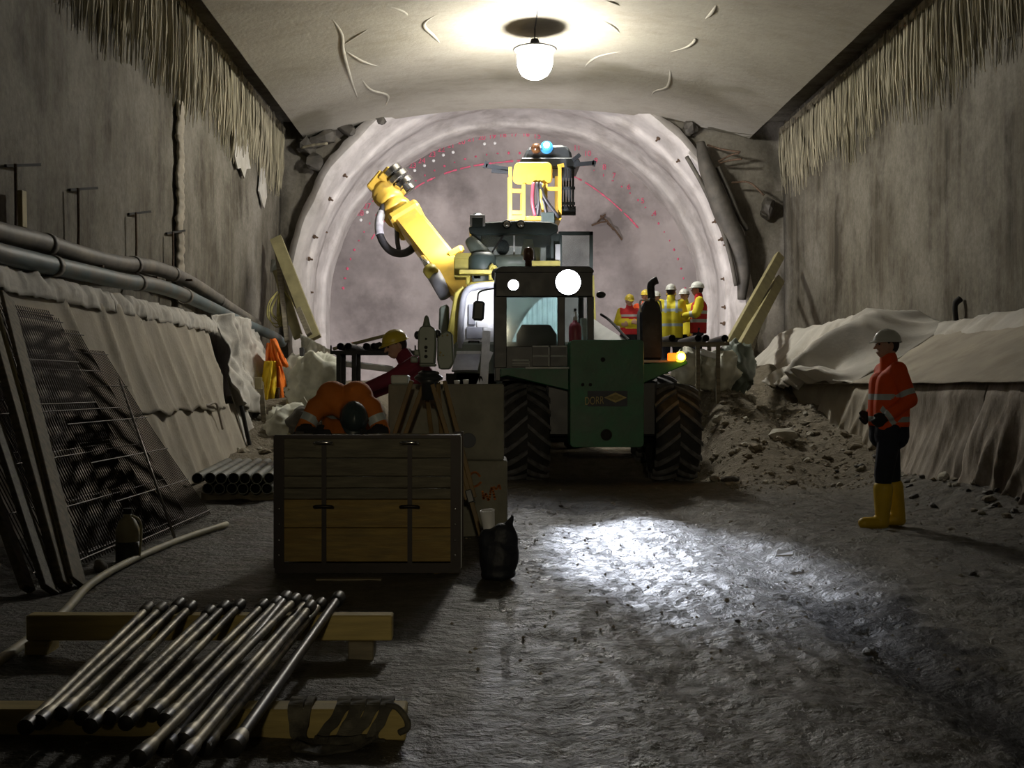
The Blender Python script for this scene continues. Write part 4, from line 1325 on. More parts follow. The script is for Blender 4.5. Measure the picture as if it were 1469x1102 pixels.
MB().cbox(P(559, 256, 21.8), (.34, .34, .3), RR).build('head_block', m_yel, boom, bevel=.03)
ch = MB()
for t_, rr_ in ((-.22, .19), (-.06, .23), (.1, .21), (.24, .15)):
    ax = V((math.sin(math.radians(40)), 0, -math.cos(math.radians(40))))
    ch.lathe([(rr_ * .8, -.07), (rr_, -.05), (rr_, .05), (rr_ * .8, .07)], P(574, 258, 21.7) + ax * t_, ax, 18)
ch.build('drifter', m_chrome, boom, smooth=False, auto=40)
MB().tube([P(562, 243, 21.6), P(586, 272, 21.6)], .07, 10).build('drifter_rail', m_dark, boom)
hs = bez([P(551, 296, 21.5), P(544, 318, 21.3), P(546, 340, 21.2), P(558, 358, 21.1), P(575, 364, 21.0), P(590, 358, 20.9), P(596, 346, 20.9)], 7)
MB().tube(hs, .075, 10).build('hose', m_hose, boom, smooth=True)
MB().tube(hs[3:14], .085, 10).build('hose_sleeve', m_hose_pale, boom, smooth=True)
MB().tube(bez([P(569, 318, 21.4), P(570, 345, 21.2), P(572, 358, 21.1)], 6), .045, 8).build('hose', m_hose, boom, smooth=True)
MB().tube([P(621, 392, 19.6), P(640, 424, 19.4)], .13, 14).build('lift_cylinder', m_bluegrey, boom, smooth=True)
MB().tube([P(617, 386, 19.6), P(606, 370, 19.9)], .06, 10).build('piston_rod', m_chrome, boom, smooth=True)
MB().lathe([(.10, -.09), (.13, -.05), (.13, .05), (.10, .09)], P(618, 389, 19.5), d_, 12).build('cylinder_end', m_oldyel, boom, smooth=True)
MB().beam(P(606, 312, 20.9), P(645, 362, 20.2), .1, .16, (0, -1, 0)).build('boom_rail', m_yel, boom, bevel=.02)
MB().beam(P(645, 366, 19.9), P(664, 356, 19.8), .13, .15, (0, -1, 0)).build('boom_lug', m_yel, boom, bevel=.03)
for t_ in (.12, .34, .56, .78):
    q = A.lerp(B, t_) + V((0, -.27, 0)) - side * 0.12
    MB().lathe([(.045, 0), (.045, .03), (0, .035)], q, (0, -1, 0), 10).build('pin', m_edge, boom)

# man basket with canopy over the cab
YB = 20.6
def bp_(px, py, Y=YB): return P(px, py, Y)
bas = MB().box((bp_(730, 0).x, YB, bp_(0, 316).z), (bp_(805, 0).x, YB + 1.1, bp_(0, 310).z)).build('basket_floor', m_yel, rig, bevel=.01)
po = []
for (cx0, cz0, a0) in ((784, 240, 0), (746, 240, 90), (744, 256, 180), (784, 256, 270)):
    c = bp_(cx0, cz0)
    for k_ in range(5):
        a_ = math.radians(a0 + 90 * k_ / 4)
        po.append(c + V((.11 * math.cos(a_), 0, .10 * math.sin(a_))))
MB().prism(po, (0, .08, 0)).build('basket_panel', m_yel, bas, fixn=True, bevel=.02)
fr_ = [((732, 316), (732, 240)), ((751, 316), (751, 264)), ((803, 314), (803, 238)), ((783, 300), (783, 264))]
for a, b in fr_:
    MB().beam(bp_(*a), bp_(*b), .06, .06, (0, 1, 0)).build('basket_post', m_yel, bas)
    MB().beam(bp_(*a) + V((0, 1.05, 0)), bp_(*b) + V((0, 1.05, 0)), .06, .06, (0, 1, 0)).build('basket_post', m_yel, bas)
for a, b in (((731, 274), (752, 274)), ((783, 271), (804, 271)), ((731, 305), (752, 305)), ((800, 239), (809, 237)), ((733, 312), (750, 312))):
    MB().beam(bp_(*a), bp_(*b), .05, .07).build('basket_rail', m_yel, bas)
for i, (a, b, c, mt) in enumerate((((765, 262), (764, 290), (768, 310), m_redpaint), ((770, 262), (773, 288), (771, 310), m_hose), ((778, 264), (776, 285), (780, 300), m_yel), ((775, 262), (782, 285), (802, 312), m_hose), ((768, 300), (778, 286), (785, 312), m_hose))):
    MB().tube(bez([bp_(*a, YB - .05), bp_(*b, YB - .1), bp_(*c, YB - .05)], 6), .035, 8).build('hydraulic_hose', mt, bas, smooth=True)
MB().box((bp_(776, 0).x, YB - .1, bp_(0, 322).z), (bp_(796, 0).x, YB + .3, bp_(0, 305).z)).build('control_box', m_rigdark, bas, bevel=.02)
# lifting arm from carrier to basket
MB().beam((bp_(768, 0).x, 22.4, 2.0), (bp_(768, 0).x, 21.5, bp_(0, 318).z), .28, .3, (0, 1, 0)).build('basket_arm', m_oldyel, rig, bevel=.03)
# canopy
po = [bp_(752, 236), bp_(751, 222), bp_(757, 208), bp_(766, 204), bp_(812, 203), bp_(820, 210), bp_(823, 222), bp_(822, 234), bp_(808, 238), bp_(780, 238)]
cn = MB().prism([p + V((0, .25, 0)) for p in po], (0, 1.0, 0)).build('canopy', m_mirror, rig, fixn=True, bevel=.05)
MB().prism([bp_(744, 236, YB + .2), bp_(748, 226, YB + .2), bp_(830, 226, YB + .2), bp_(834, 236, YB + .2), bp_(826, 240, YB + .2), bp_(752, 239, YB + .2)], (0, 1.1, 0)).build('canopy_brim', m_mirror, cn, fixn=True, bevel=.02)
MB().ell(bp_(769, 213, YB + .15), (.10, .12, .10), None, 12, 8).build('warning_lamp', m_beacon, cn, smooth=True)
m_bluelens = M('blue_white_lens', (0.8, 0.9, 1), 0.3, emis=(.75, .9, 1.0), estr=30.0)
m_blueglass = M('blue_lens_ring', (0.05, 0.25, 0.5), 0.3, emis=(.03, .35, .8), estr=.25)
l_ = MB().lathe([(.12, 0), (.12, .05), (.08, .06)], bp_(784, 212, YB + .26), (0, -1, 0), 18).build('work_lamp', m_blueglass, cn)
MB().lathe([(.055, .05), (.05, .09), (0, .10)], bp_(784, 209, YB + .26), (0, -1, 0), 14).build('lens', m_bluelens, l_, smooth=True)
for a, b in (((729, 243), (697, 238)), ((729, 247), (705, 245)), ((695, 241), (699, 232)), ((826, 236), (852, 234)), ((851, 238), (853, 231)), ((822, 230), (832, 222))):
    MB().beam(bp_(*a, YB + .1), bp_(*b, YB + .1), .07, .07).build('canopy_arm', m_mirror, cn)
# dark open gate to the right of the basket
g_ = MB()
for k_ in range(5):
    px = 806 + 4 * k_
    g_.beam(bp_(px, 302, YB + .3), bp_(px, 240, YB + .3), .04, .04, (0, 1, 0))
for py in (241, 270, 292, 302):
    g_.beam(bp_(804, py, YB + .3), bp_(825, py, YB + .3), .06, .05)
g_.box((bp_(804, 0, YB + .32).x, YB + .32, bp_(0, 305).z), (bp_(826, 0, YB + .32).x, YB + .36, bp_(0, 292).z))
g_.build('basket_gate', m_mirror, bas)
# floodlight in the white-rimmed roof box, aimed at the face
c = rp(685, 316, YC + .12)
h = MB().lathe([(.10, -.04), (.13, 0), (.13, .03)], c, (0, 1, 0), 14, caps=False).build('face_floodlight', m_rigdark, rig, smooth=True)
MB().lathe([(.12, 0), (.0, .02)], c, (0, 1, 0), 14).build('lens', m_lens2, h)
spot('face_floodlight_beam', c + V((0, .12, .05)), (1.0, 30.5, 4.2), ROOF_W, 132, (1.0, .95, .98), .5, .10, rig)
for (x_, tx, wt) in ((1.35, 1.8, FACE_W), (-.45, -.8, FACE_W * .15)):
    h = MB().lathe([(.05, -.12), (.11, -.03), (.12, 0)], (x_, 23.0, 2.1), (0, 1, 0), 14, caps=False).build('front_lamp', m_rigdark, rig, smooth=True)
    MB().lathe([(.11, 0), (.0, .03)], (x_, 23.0, 2.1), (0, 1, 0), 14).build('lens', m_lens2, h)
    spot('front_lamp_beam', (x_, 23.1, 2.1), (tx, 30.5, 4.8), wt, 130, (1.0, .95, .98), .6, .1, rig)
# the loader's own forward lamps light the rig before it
for x_, tx in ((.16, -.6), (1.30, .9)):
    h = MB().lathe([(.05, -.10), (.10, -.03), (.11, 0)], (x_, 16.93, 2.98), (0, 1, 0), 14, caps=False).build('forward_lamp', m_cabpaint, loader, smooth=True)
    MB().lathe([(.10, 0), (.0, .02)], (x_, 16.93, 2.98), (0, 1, 0), 14).build('lens', m_lens2, h)
    spot('forward_lamp_beam', (x_, 17.02, 2.99), (tx, 20.5, 2.5), FRONT_W, 76, (.96, .96, 1.0), .7, .08, loader)

# ------------------------------------------------------------------ drill rods on two timbers (foreground)
m_rod = M('worn_rod_steel', (0.36, 0.33, 0.25), 0.5, 0.6, var=0.4, scale=7, c2=(0.05, 0.045, 0.038), c2amt=0.48, c2scale=5)
m_rod_dark = M('dark_and_shaded_rod', (0.035, 0.033, 0.03), 0.4, 0.5, var=0.4, scale=7)
def at(px, py, z):
    """point at height z that projects to px, py"""
    Y = F_PX * (CAMH - z) / (py - VPY)
    return P(px, py, Y)
# timbers
a, b = at(37, 915, .09), at(561, 908, .09)
yb = a.y
MB().box((a.x, yb, .075), (-.455, yb + .09, .195)).build('timber', m_wood, bevel=.006, label='yellow squared timber under the far ends of the drill rods', cat='timber')
MB().box((a.x + .005, yb - .03, -.01), (a.x + .11, yb + .13, .074)).build('timber_block', m_wood, bevel=.006, label='small wooden block propping the far timber at its left end', cat='block')
MB().box((-.66, yb - .03, -.015), (-.54, yb + .1, .074)).build('timber_block', m_wood_old, bevel=.006, label='small wooden block under the right end of the far timber', cat='block')
MB().box((-2.1, 4.06, -.01), (-.30, 4.18, .105)).build('timber', m_wood, bevel=.006, label='yellow squared timber under the near ends of the drill rods', cat='timber')

ZF, ZB = .135, .222
rods = [((36, 1044), (215, 870), 0, 0), ((55, 1037), (234, 870), 0, 0), ((87, 1025), (260, 864), 0, 0), ((117, 1031), (276, 868), 0, 0),
        ((129, 1042), (304, 875), 0, 0), ((156, 1031), (325, 868), 0, 0), ((180, 1038), (346, 866), 0, 0), ((217, 1026), (380, 866), 0, 0),
        ((236, 1034), (400, 862), 0, 0), ((198, 1088), (426, 858), .045, 0), ((236, 1073), (412, 856), 0, 1), ((262, 1063), (443, 860), 0, 0), ((262, 1088), (447, 868), .045, 0),
        ((291, 1075), (462, 864), 0, 0), ((333, 1074), (487, 856), 0, 1)]
names = ['leftmost drill rod lying on the timbers'] + [None] * 13 + ['dark rightmost drill rod lying apart from the bundle']
for i, (f_, b_, dz, dk) in enumerate(rods):
    p = at(f_[0], f_[1], ZF + dz)
    q = at(b_[0], b_[1], ZB + dz)
    # rest the rod on both timbers
    d = (q - p).normalized()
    r_ = .0185 if not dk else .022
    ordn = ('first', 'second', 'third', 'fourth', 'fifth', 'sixth', 'seventh', 'eighth', 'ninth')
    lab = names[i] or ('%s drill rod lying on top of the row on the timbers' % ('left of the two' if i == 9 else 'right of the two') if dz else 'steel drill rod on the timbers, %s from the left' % ordn[i] if i < 9 else 'steel drill rod on the timbers, %s from the right' % ordn[14 - i])
    if i == 10: lab = 'black drill rod in the middle of the row on the timbers'
    t = empty('drill_rod', p, lab, 'drill rod', 'drill rods lying on the two timbers')
    mr_ = m_rod_dark if dk else m_rod
    L_ = (q - p).length
    n_ = 12
    MB().lathe([(r_, .10), (r_, L_ - .12)], p, d, n_, caps=False).build('shaft', mr_, t, smooth=True)
    MB().lathe([(.0, -.005), (r_ * .75, -.004), (r_ * 1.5, 0), (r_ * 1.55, .05), (r_ * 1.3, .06)], p, d, n_, caps=False).build('coupling', m_rod_dark, t, smooth=False, auto=40)
    MB().lathe([(r_ * 1.3, .06), (r_ * 1.35, .10), (r_ * 1.05, .13)], p, d, n_, caps=False).build('collar', m_rod, t, smooth=False, auto=40)
    MB().lathe([(r_ * 1.05, L_ - .12), (r_ * 1.5, L_ - .10), (r_ * 1.55, L_ - .01), (r_ * .6, L_), (0, L_)], p, d, n_, caps=False).build('coupling', m_rod_dark if i > 1 else m_rod, t, smooth=False, auto=40)  # far ends past the leftmost two are coloured dark for the crate's shadow

# lifting sling lying over the near timber
m_sling = M('grimy_webbing', (0.075, 0.07, 0.055), 0.85, var=0.5, scale=9, c2=(0.19, 0.175, 0.13), c2amt=0.35, c2scale=7)
sl = empty('lifting_sling', (-.52, 4.1, 0), 'grimy flat webbing sling looped around the right end of the near timber', 'sling')
def ribbon(pts, w, wd=(1, 0, 0)):
    c_ = bez(pts, 6)
    mb = MB()
    vs = []
    for i, p in enumerate(c_):
        ww = V(wd).normalized()
        tw = ww + V((0, .15 * math.sin(i * .7), .15 * math.cos(i * .9)))
        tw.normalize()
        t_ = (c_[min(i + 1, len(c_) - 1)] - c_[max(i - 1, 0)]).normalized()
        nn = t_.cross(tw).normalized() * .004
        vs += [p - tw * w / 2 - nn, p + tw * w / 2 - nn, p + tw * w / 2 + nn, p - tw * w / 2 + nn]
    fs = []
    for i in range(len(c_) - 1):
        for j in range(4):
            fs.append((4 * i + j, 4 * i + (j + 1) % 4, 4 * i + 4 + (j + 1) % 4, 4 * i + 4 + j))
    mb.add(vs, fs)
    return mb
for (x0, x1, w) in ((-.70, -.685, .055), (-.655, -.67, .028), (-.53, -.60, .05), (-.475, -.525, .055), (-.42, -.485, .05), (-.37, -.42, .045)):
    ribbon([(x0 - .01, 4.21, .03), (x0, 4.18, .112), (x0, 4.11, .125), (x0, 4.05, .112), ((x0 + x1) / 2, 4.035, .06), (x1, 4.03, .015), (x1 + .03, 3.99, .01)], w).build('loop', m_sling, sl, fixn=True)
ribbon([(-.69, 4.03, .012), (-.68, 3.94, .012), (-.6, 3.87, .02), (-.50, 3.90, .014), (-.42, 3.97, .02), (-.40, 4.02, .03)], .05, (0.3, 1, .2)).build('loop', m_sling, sl, fixn=True)
ribbon([(-.62, 3.98, .02), (-.56, 3.93, .03), (-.48, 3.95, .028), (-.44, 4.0, .02)], .035, (0.2, 1, .5)).build('loop', m_sling, sl, fixn=True)
MB().tube(bez([(-.37, 4.06, .12), (-.33, 4.05, .115), (-.295, 4.03, .08), (-.29, 4.02, .05), (-.32, 4.03, .03)], 5), .012, 8).build('eye', m_sling, sl, smooth=True)

# white hose across the floor
m_hosew = M('dirty_white_hose', (0.50, 0.46, 0.32), 0.6, var=0.25, scale=6)
hp = [at(px, py, .03) for px, py in ((-60, 985), (0, 947), (45, 915), (92, 878), (125, 842), (165, 816), (215, 792), (270, 770), (325, 752))]
MB().tube(bez(hp, 6), .026, 10).build('hose', m_hosew, smooth=True, label='dirty white hose lying across the floor from the left', cat='hose')

# ------------------------------------------------------------------ wooden crate
m_cr_grey = M('grey_crate_plank', (0.115, 0.104, 0.072), 0.75, var=0.35, scale=4, stretch=(1.2, 5, 9), bump=0.25, bscale=12, c2=(0.08, 0.07, 0.05), c2amt=0.3, c2scale=2.5)
m_cr_yel = M('yellow_crate_plank', (0.215, 0.15, 0.042), 0.7, var=0.3, scale=4, stretch=(1.2, 5, 9), bump=0.2, bscale=12, c2=(0.19, 0.12, 0.03), c2amt=0.35, c2scale=2.5)
m_angle = M('brown_angle_iron', (0.018, 0.013, 0.012), 0.5, 0.4, var=0.4)
YCR = 7.6
def kx(px): return (px - 700) * YCR / F_PX
def kz(py): return CAMH - (py - 555) * YCR / F_PX
crate = empty('wooden_crate', (kx(527), 8.0, 0), 'large open wooden crate with grey upper and yellow lower planks', 'crate')
x0, x1, D = kx(394), kx(660), .80
for k_, (ya, yb_, mt) in enumerate(((629, 657, m_cr_grey), (658, 683, m_cr_grey), (684, 700, m_cr_grey), (701, 716, m_cr_grey), (717, 757, m_cr_yel), (758, 806, m_cr_yel))):
    jr = random.Random(k_)
    zt, zb_ = kz(ya), kz(yb_)
    MB().box((x0 + .015, YCR + jr.uniform(0, .006), zb_), (x1 - .015, YCR + .03, zt)).build('plank', mt, crate, bevel=.004)
    MB().box((x0 + .015, YCR + D - .03, zb_), (x1 - .015, YCR + D, zt)).build('plank', mt, crate, bevel=.004)
    for xx in (x0 + .01, x1 - .04):
        MB().box((xx, YCR + .035, zb_), (xx + .03, YCR + D - .035, zt)).build('plank', mt, crate, bevel=.004)
MB().box((x0 + .02, YCR + .03, kz(806)), (x1 - .02, YCR + D - .03, kz(806) + .03)).build('bottom_board', m_cr_grey, crate)
for xx, s_ in ((x0, 1), (x1, -1)):
    for yy, t_ in ((YCR - .008, 1), (YCR + D + .008, -1)):
        m_ = MB()
        m_.box((min(xx, xx + s_ * .065), min(yy, yy + t_ * .008), kz(815)), (max(xx, xx + s_ * .065), max(yy, yy + t_ * .008), kz(626)))
        m_.box((min(xx - s_ * .006, xx), min(yy, yy + t_ * .065), kz(815)), (max(xx - s_ * .006, xx), max(yy, yy + t_ * .065), kz(626)))
        an_ = m_.build('corner_angle', m_angle, crate)
        if t_ > 0:
            for py in (730, 752, 775, 796):
                MB().ell((xx + s_ * .033, YCR - .012, kz(py)), (.008, .006, .008), None, 8, 5).build('rivet', m_chrome, an_, smooth=True)
MB().box((x1, YCR - .004, kz(815)), (x1 + .010, YCR + .03, kz(626))).build('lit_edge', m_edge, crate)  # bright strip stands for light catching the crate's right edge
tr = MB()
tr.box((x0, YCR - .01, kz(629)), (x1, YCR + .035, kz(624)))
tr.build('top_rail', m_angle, crate)
for px in (465, 588):
    MB().box((kx(px) - .016, YCR - .012, kz(812)), (kx(px) + .016, YCR - .002, kz(632))).build('steel_strap', m_angle, crate)
    for py in (637, 728):
        c = V((kx(px), YCR - .012, kz(py)))
        MB().tube(bez([c + V((-.06, 0, 0)), c + V((-.055, -.045, .01)), c + V((0, -.055, .014)), c + V((.055, -.045, .01)), c + V((.06, 0, 0))], 4), .011, 8).build('handle', m_chrome if (px > 500 or py < 650) and py < 700 else m_angle, crate, smooth=True)
MB().box((x0, YCR - .005, kz(822)), (x1, YCR + .03, kz(808))).build('base_rail', m_angle, crate)
MB().box((x0, YCR + D - .03, kz(822)), (x1, YCR + D, kz(808))).build('base_rail', m_angle, crate)
for xa, xb, mt in ((x0, x0 + .16, m_cr_grey), (x1 - .18, x1 - .02, m_cr_yel)):
    MB().box((xa, YCR + .01, -.02), (xb, YCR + D, kz(822))).build('skid', m_cr_grey if mt is m_cr_grey else m_cr_yel, crate, bevel=.006)
MB().box((x0 + .32, YCR - .25, -.005), (x0 + .75, YCR - .19, .012)).build('wood_splinter', m_wood_old, label='flat splinter of wood on the floor before the crate', cat='wood scrap')

# ------------------------------------------------------------------ concrete blocks with orange spray marks
m_block = M('grey_concrete_block', (0.20, 0.195, 0.155), 0.85, var=0.18, scale=5, bump=0.2, bscale=40, c2=(0.15, 0.145, 0.115), c2amt=0.35)
m_spray = M('orange_spray', (0.42, 0.14, 0.035), 0.8, var=0.3, scale=10)
YBL = 9.5
def lx(px): return (px - 700) * YBL / F_PX
def lz(py): return CAMH - (py - 555) * YBL / F_PX
mb1 = MB().box((lx(556), YBL, -.03), (lx(728), YBL + .62, lz(661))).build('concrete_block', m_block, bevel=.012, label='lower grey concrete block with orange spray marks behind the crate', cat='concrete block')
mb2 = MB().box((lx(557), YBL, lz(660.4)), (lx(723), YBL + .62, lz(551))).build('concrete_block', m_block, bevel=.012, label='upper grey concrete block stacked behind the crate', cat='concrete block')
for pts in ([(689, 684), (683, 678), (676, 680), (673, 690), (676, 698), (684, 697), (690, 692)], [(692, 704), (694, 716), (697, 708), (701, 718), (704, 704), (706, 700), (710, 716)], [(708, 698), (712, 702), (716, 696), (718, 702)]):
    c_ = bez([V((lx(px), YBL - .002, lz(py))) for px, py in pts], 5)
    sp = MB()
    for i in range(len(c_) - 1):
        sp.beam(c_[i], c_[i + 1] + (c_[i + 1] - c_[i]) * .4, .004, .018, (0, 0, 1))
    sp.build('spray_mark', m_spray, mb1)
c = P(672, 632, YBL)
MB().lathe([(.07, 0), (.06, .004), (0, .005)], c + V((0, .002, 0)), (0, -1, 0), 16).build('lifting_recess', m_plate, mb2)
# small grey case and papers on the blocks
cs = MB().box((lx(560), YBL + .05, lz(551)), (lx(585), YBL + .3, lz(538))).build('instrument_case', m_ltgrey, bevel=.01, label='small pale grey case on the concrete block left of the tripod', cat='case')
for (xa, xb, h_, lab) in ((650, 660, 5, 'left of two small white pots on the concrete block behind the tripod'), (664, 672, 6, 'right of two small white pots on the concrete block behind the tripod')):
    c = V((lx((xa + xb) / 2), YBL + .1, lz(551)))
    MB().lathe([(.022, 0), (.028, h_ * .006), (.02, h_ * .006 + .004), (0, h_ * .006 + .004)], c, n=12).build('pot', m_white, smooth=True, label=lab, cat='pot')

# ------------------------------------------------------------------ tripod and survey instrument
m_trip = M('brown_tripod_wood', (0.17, 0.11, 0.04), 0.6, var=0.3, scale=4, stretch=(5, 5, .8))
m_instr = M('grey_green_instrument', (0.20, 0.235, 0.195), 0.45, var=0.15, scale=6)
YTR = 8.85
def qx(px): return (px - 700) * YTR / F_PX
def qz(py): return CAMH - (py - 555) * YTR / F_PX
cxx = qx(615)
tri = empty('tripod', (cxx, YTR, 0), 'brown wooden surveying tripod standing behind the crate', 'tripod')
MB().lathe([(.11, 0), (.115, .02), (.10, .035), (.05, .06), (0, .06)], (cxx, YTR, qz(545)), n=20).build('head_plate', m_mirror, tri, smooth=False, auto=40)
MB().lathe([(.055, -.16), (.06, -.03), (.1, 0)], (cxx, YTR, qz(545)), n=14).build('hub', m_mirror, tri, smooth=True)
feet = [at(548, 762, .0), at(694, 778, .0), V((cxx + .12, YTR + .5, 0))]
feet[0] = V((cxx - .55, YTR + .12, 0)); feet[1] = V((qx(697), YTR - .25, 0.0))
for k_, f_ in enumerate(feet):
    top = V((cxx, YTR, qz(549))) + (V((f_.x, f_.y, 0)) - V((cxx, YTR, 0))).normalized() * .09
    d = (f_ - top).normalized()
    s_ = d.cross(V((0, 1, 0)) if abs(d.y) < .3 else V((1, 0, 0))).normalized()
    lg_ = MB()
    for w in (-.05, .05):
        lg_.beam(top + s_ * w, top + d * .95 + s_ * w * .6, .028, .035, s_)
    leg = lg_.build('leg', m_trip, tri, bevel=.004)
    MB().beam(top + d * .6, f_, .045, .035, s_).build('leg_extension', m_trip, leg, bevel=.004)
    MB().beam(top + d * .88, top + d * .98, .12, .05, s_).build('clamp', m_mirror, leg, bevel=.006)
    MB().lathe([(.022, -.12), (.02, -.05), (.004, 0)], f_, d, 10).build('foot', m_steel, leg)
ins = empty('survey_instrument', (cxx, YTR, qz(542)), 'grey-green survey instrument mounted on the tripod', 'survey instrument')
MB().lathe([(.08, 0), (.085, .03), (.06, .045)], (cxx, YTR, qz(540)), n=18).build('tribrach', m_mirror, ins, smooth=False, auto=40)
MB().box((cxx - .07, YTR - .07, qz(526)), (cxx + .06, YTR + .07, qz(521))).build('base', m_instr, ins, bevel=.01)
po = [(qx(603), qz(523)), (qx(602), qz(510)), (qx(600), qz(500)), (qx(601), qz(474)), (qx(606), qz(468)), (qx(619), qz(468)), (qx(626), qz(474)), (qx(626), qz(500)), (qx(624), qz(523))]
MB().prism([(x_, YTR - .09, z_) for x_, z_ in po], (0, .18, 0)).build('body', m_instr, ins, fixn=True, bevel=.012)
MB().lathe([(.035, 0), (.028, .03), (.02, .07), (.008, .09), (0, .092)], (qx(612), YTR, qz(469)), n=12).build('sight_cone', m_instr, ins, smooth=True)
for (px, py, r_) in ((612, 487, .009), (612, 499, .014), (612, 504, .010), (612, 512, .014)):
    MB().lathe([(r_, 0), (r_, .01), (0, .011)], (qx(px), YTR - .09, qz(py)), (0, -1, 0), 12).build('port', m_dark, ins)
for (px, py) in ((599, 481), (628, 479)):
    MB().ell((qx(px), YTR, qz(py)), (.028, .04, .035), None, 10, 7).build('knob', m_mirror, ins, smooth=True)
box2 = MB().prism([(qx(627), YTR - .02, qz(518)), (qx(627), YTR - .02, qz(482)), (qx(640), YTR - .02, qz(474)), (qx(649), YTR - .02, qz(478)), (qx(651), YTR - .02, qz(520)), (qx(645), YTR - .02, qz(530)), (qx(630), YTR - .02, qz(530))], (0, .18, 0)).build('side_unit', m_instr, ins, fixn=True, bevel=.012)
for (px, py, r_) in ((635, 482, .006), (642, 481, .008), (632, 506, .009), (631, 510, .007), (636, 510, .007), (629, 483, .005)):
    MB().ell((qx(px), YTR - .025, qz(py)), (r_, .006, r_), None, 8, 5).build('indicator', m_badge, box2, smooth=True)
for (px, py) in ((594, 516), (599, 506)):
    MB().cbox((qx(px), YTR + .03, qz(py)), (.06, .05, .05)).build('focus_knob', m_instr, ins, bevel=.01)

# ------------------------------------------------------------------ black bag with a paper roll
m_bag = M('black_plastic_bag', (0.010, 0.012, 0.02), 0.6, var=0.4, scale=9, bump=0.6, bscale=14)
bmb = MB()
c = V((qx(0) * 0 + (715 - 700) * 7.4 / F_PX, 7.4, 0))
bmb.ell(c + V((0, 0, .15)), (.135, .12, .17))
bmb.ell(c + V((.03, 0, .27)), (.10, .09, .12))
bmb.cap(c + V((.04, 0, .32)), c + V((.085, 0, .43)), .05, .012)
bmb.ell(c + V((-.06, .01, .22)), (.08, .08, .12))
bmb.ell(c + V((0, 0, .04)), (.12, .11, .05))
bmb.v = [v + V((fbm(v * 9), fbm(v * 9 + V((5, 5, 5))), fbm(v * 9 + V((2, 8, 1))))) * .02 for v in bmb.v]
blob(bmb, 'plastic_bag', m_bag, voxel=.014, smooth=1, label='black plastic bag standing on the floor right of the crate', cat='bag')
MB().lathe([(.032, 0), (.05, .22), (.045, .22), (.028, .02)], c + V((-.05, .05, .24)), (-.12, -.1, 1), 14, caps=False).build('paper_roll', m_white, smooth=True, label='rolled white paper sticking out of the black bag', cat='paper')

# ------------------------------------------------------------------ pipe stack left of the crate
m_pipeend = M('dark_green_grey_pipe', (0.13, 0.14, 0.12), 0.45, 0.3, var=0.3, scale=6, c2=(0.05, 0.05, 0.045), c2amt=0.35)
m_bore = M('pipe_bore', (0.008, 0.008, 0.008), 0.9)
def steel_pipe(p, d, L_, r_, label, group, mt=m_pipeend):
    p, d = V(p), V(d).normalized()
    t = empty('steel_pipe', p, label, 'pipe', group)
    w = r_ * .86
    MB().lathe([(w, .25), (w, 0), (r_, 0), (r_, L_), (w, L_)], p, d, 16, caps=False).build('tube', mt, t, smooth=False, auto=40)
    MB().lathe([(w, .22), (0, .221)], p, d, 16, caps=False).build('bore', m_bore, t)
    return t
YS = 12.4
def sx_(px): return (px - 700) * YS / F_PX
def sz_(py): return CAMH - (py - 555) * YS / F_PX
MB().box((sx_(280), YS + .25, -.03), (sx_(398), YS + .37, .085)).build('bearer', m_wood_old, bevel=.005, label='near timber bearer under the pipe stack', cat='timber')
MB().box((sx_(280), YS + 1.9, -.03), (sx_(398), YS + 2.02, .085)).build('bearer', m_wood_old, bevel=.005, label='far timber bearer under the pipe stack', cat='timber')
k_ = 0
for row, (n_, zz, xs_) in enumerate(((6, .085 + .062, 290), (7, .085 + .062 + .115, 284))):
    for i in range(n_):
        px = xs_ + 17 * i + (8 if row == 0 else 0)
        steel_pipe((sx_(px), YS + rng.uniform(-.03, .05), zz), (-.10, 1, 0.0), 2.6, .062, 'steel pipe %s from left in the %s row of the stack by the crate' % (('first', 'second', 'third', 'fourth', 'fifth', 'sixth', 'seventh')[i], 'bottom' if row == 0 else 'top'), 'pipes stacked left of the crate, %s row' % ('bottom' if row == 0 else 'top'))

# ------------------------------------------------------------------ pipe racks behind
def rack(x0, x1, y, zt, zlegs, legs, label, mat_=m_exhaust, depth=.5):
    t = empty('pipe_rack', ((x0 + x1) / 2, y + depth / 2, zlegs), label, 'rack')
    for yy in (y, y + depth):
        MB().box((x0, yy - .025, zt - .05), (x1, yy + .025, zt)).build('top_bar', mat_, t)
        for lx_ in legs:
            MB().box((lx_ - .03, yy - .03, zlegs), (lx_ + .03, yy + .03, zt - .05)).build('leg', mat_, t)
    for xx in (x0, x1 - .05):
        MB().box((xx, y - .02, zt - .04), (xx + .05, y + depth, zt - .001)).build('side_bar', mat_, t)
        MB().box((xx, y - .025, zt), (xx + .02, y + .0, zt + .07)).build('stop', mat_, t)
    MB().box((min(legs), y - .02, zlegs + .12), (max(legs), y + .02, zlegs + .17)).build('stretcher', mat_, t)
    return t
YR = 15.2
zt = P(0, 503, YR).z
gx = P(500, 0, YR).x
rack(P(474, 0, YR).x, P(600, 0, YR).x, YR, zt, .0, (P(486, 0, YR).x, P(508, 0, YR).x, P(592, 0, YR).x), 'dark steel rack with pipes behind the man in the yellow helmet')
for px in (490, 501, 527, 538, 548):
    q = P(px, 497, YR)
    steel_pipe((q.x, YR - .12, zt + .052), (rng.uniform(.02, .12), 1, .0), 2.0, .05, 'dark pipe on the left rack, %s from the left' % {490: 'first', 501: 'second', 527: 'third', 538: 'fourth', 548: 'fifth'}[px], 'pipes on the left rack', m_exhaust)
MB().cbox(P(520, 490, YR + .5), (.85, .12, .04), Matrix.Rotation(-.25, 3, 'Y')).build('board', m_wood_pale, bevel=.005, label='pale board lying across the pipes of the left rack', cat='board')
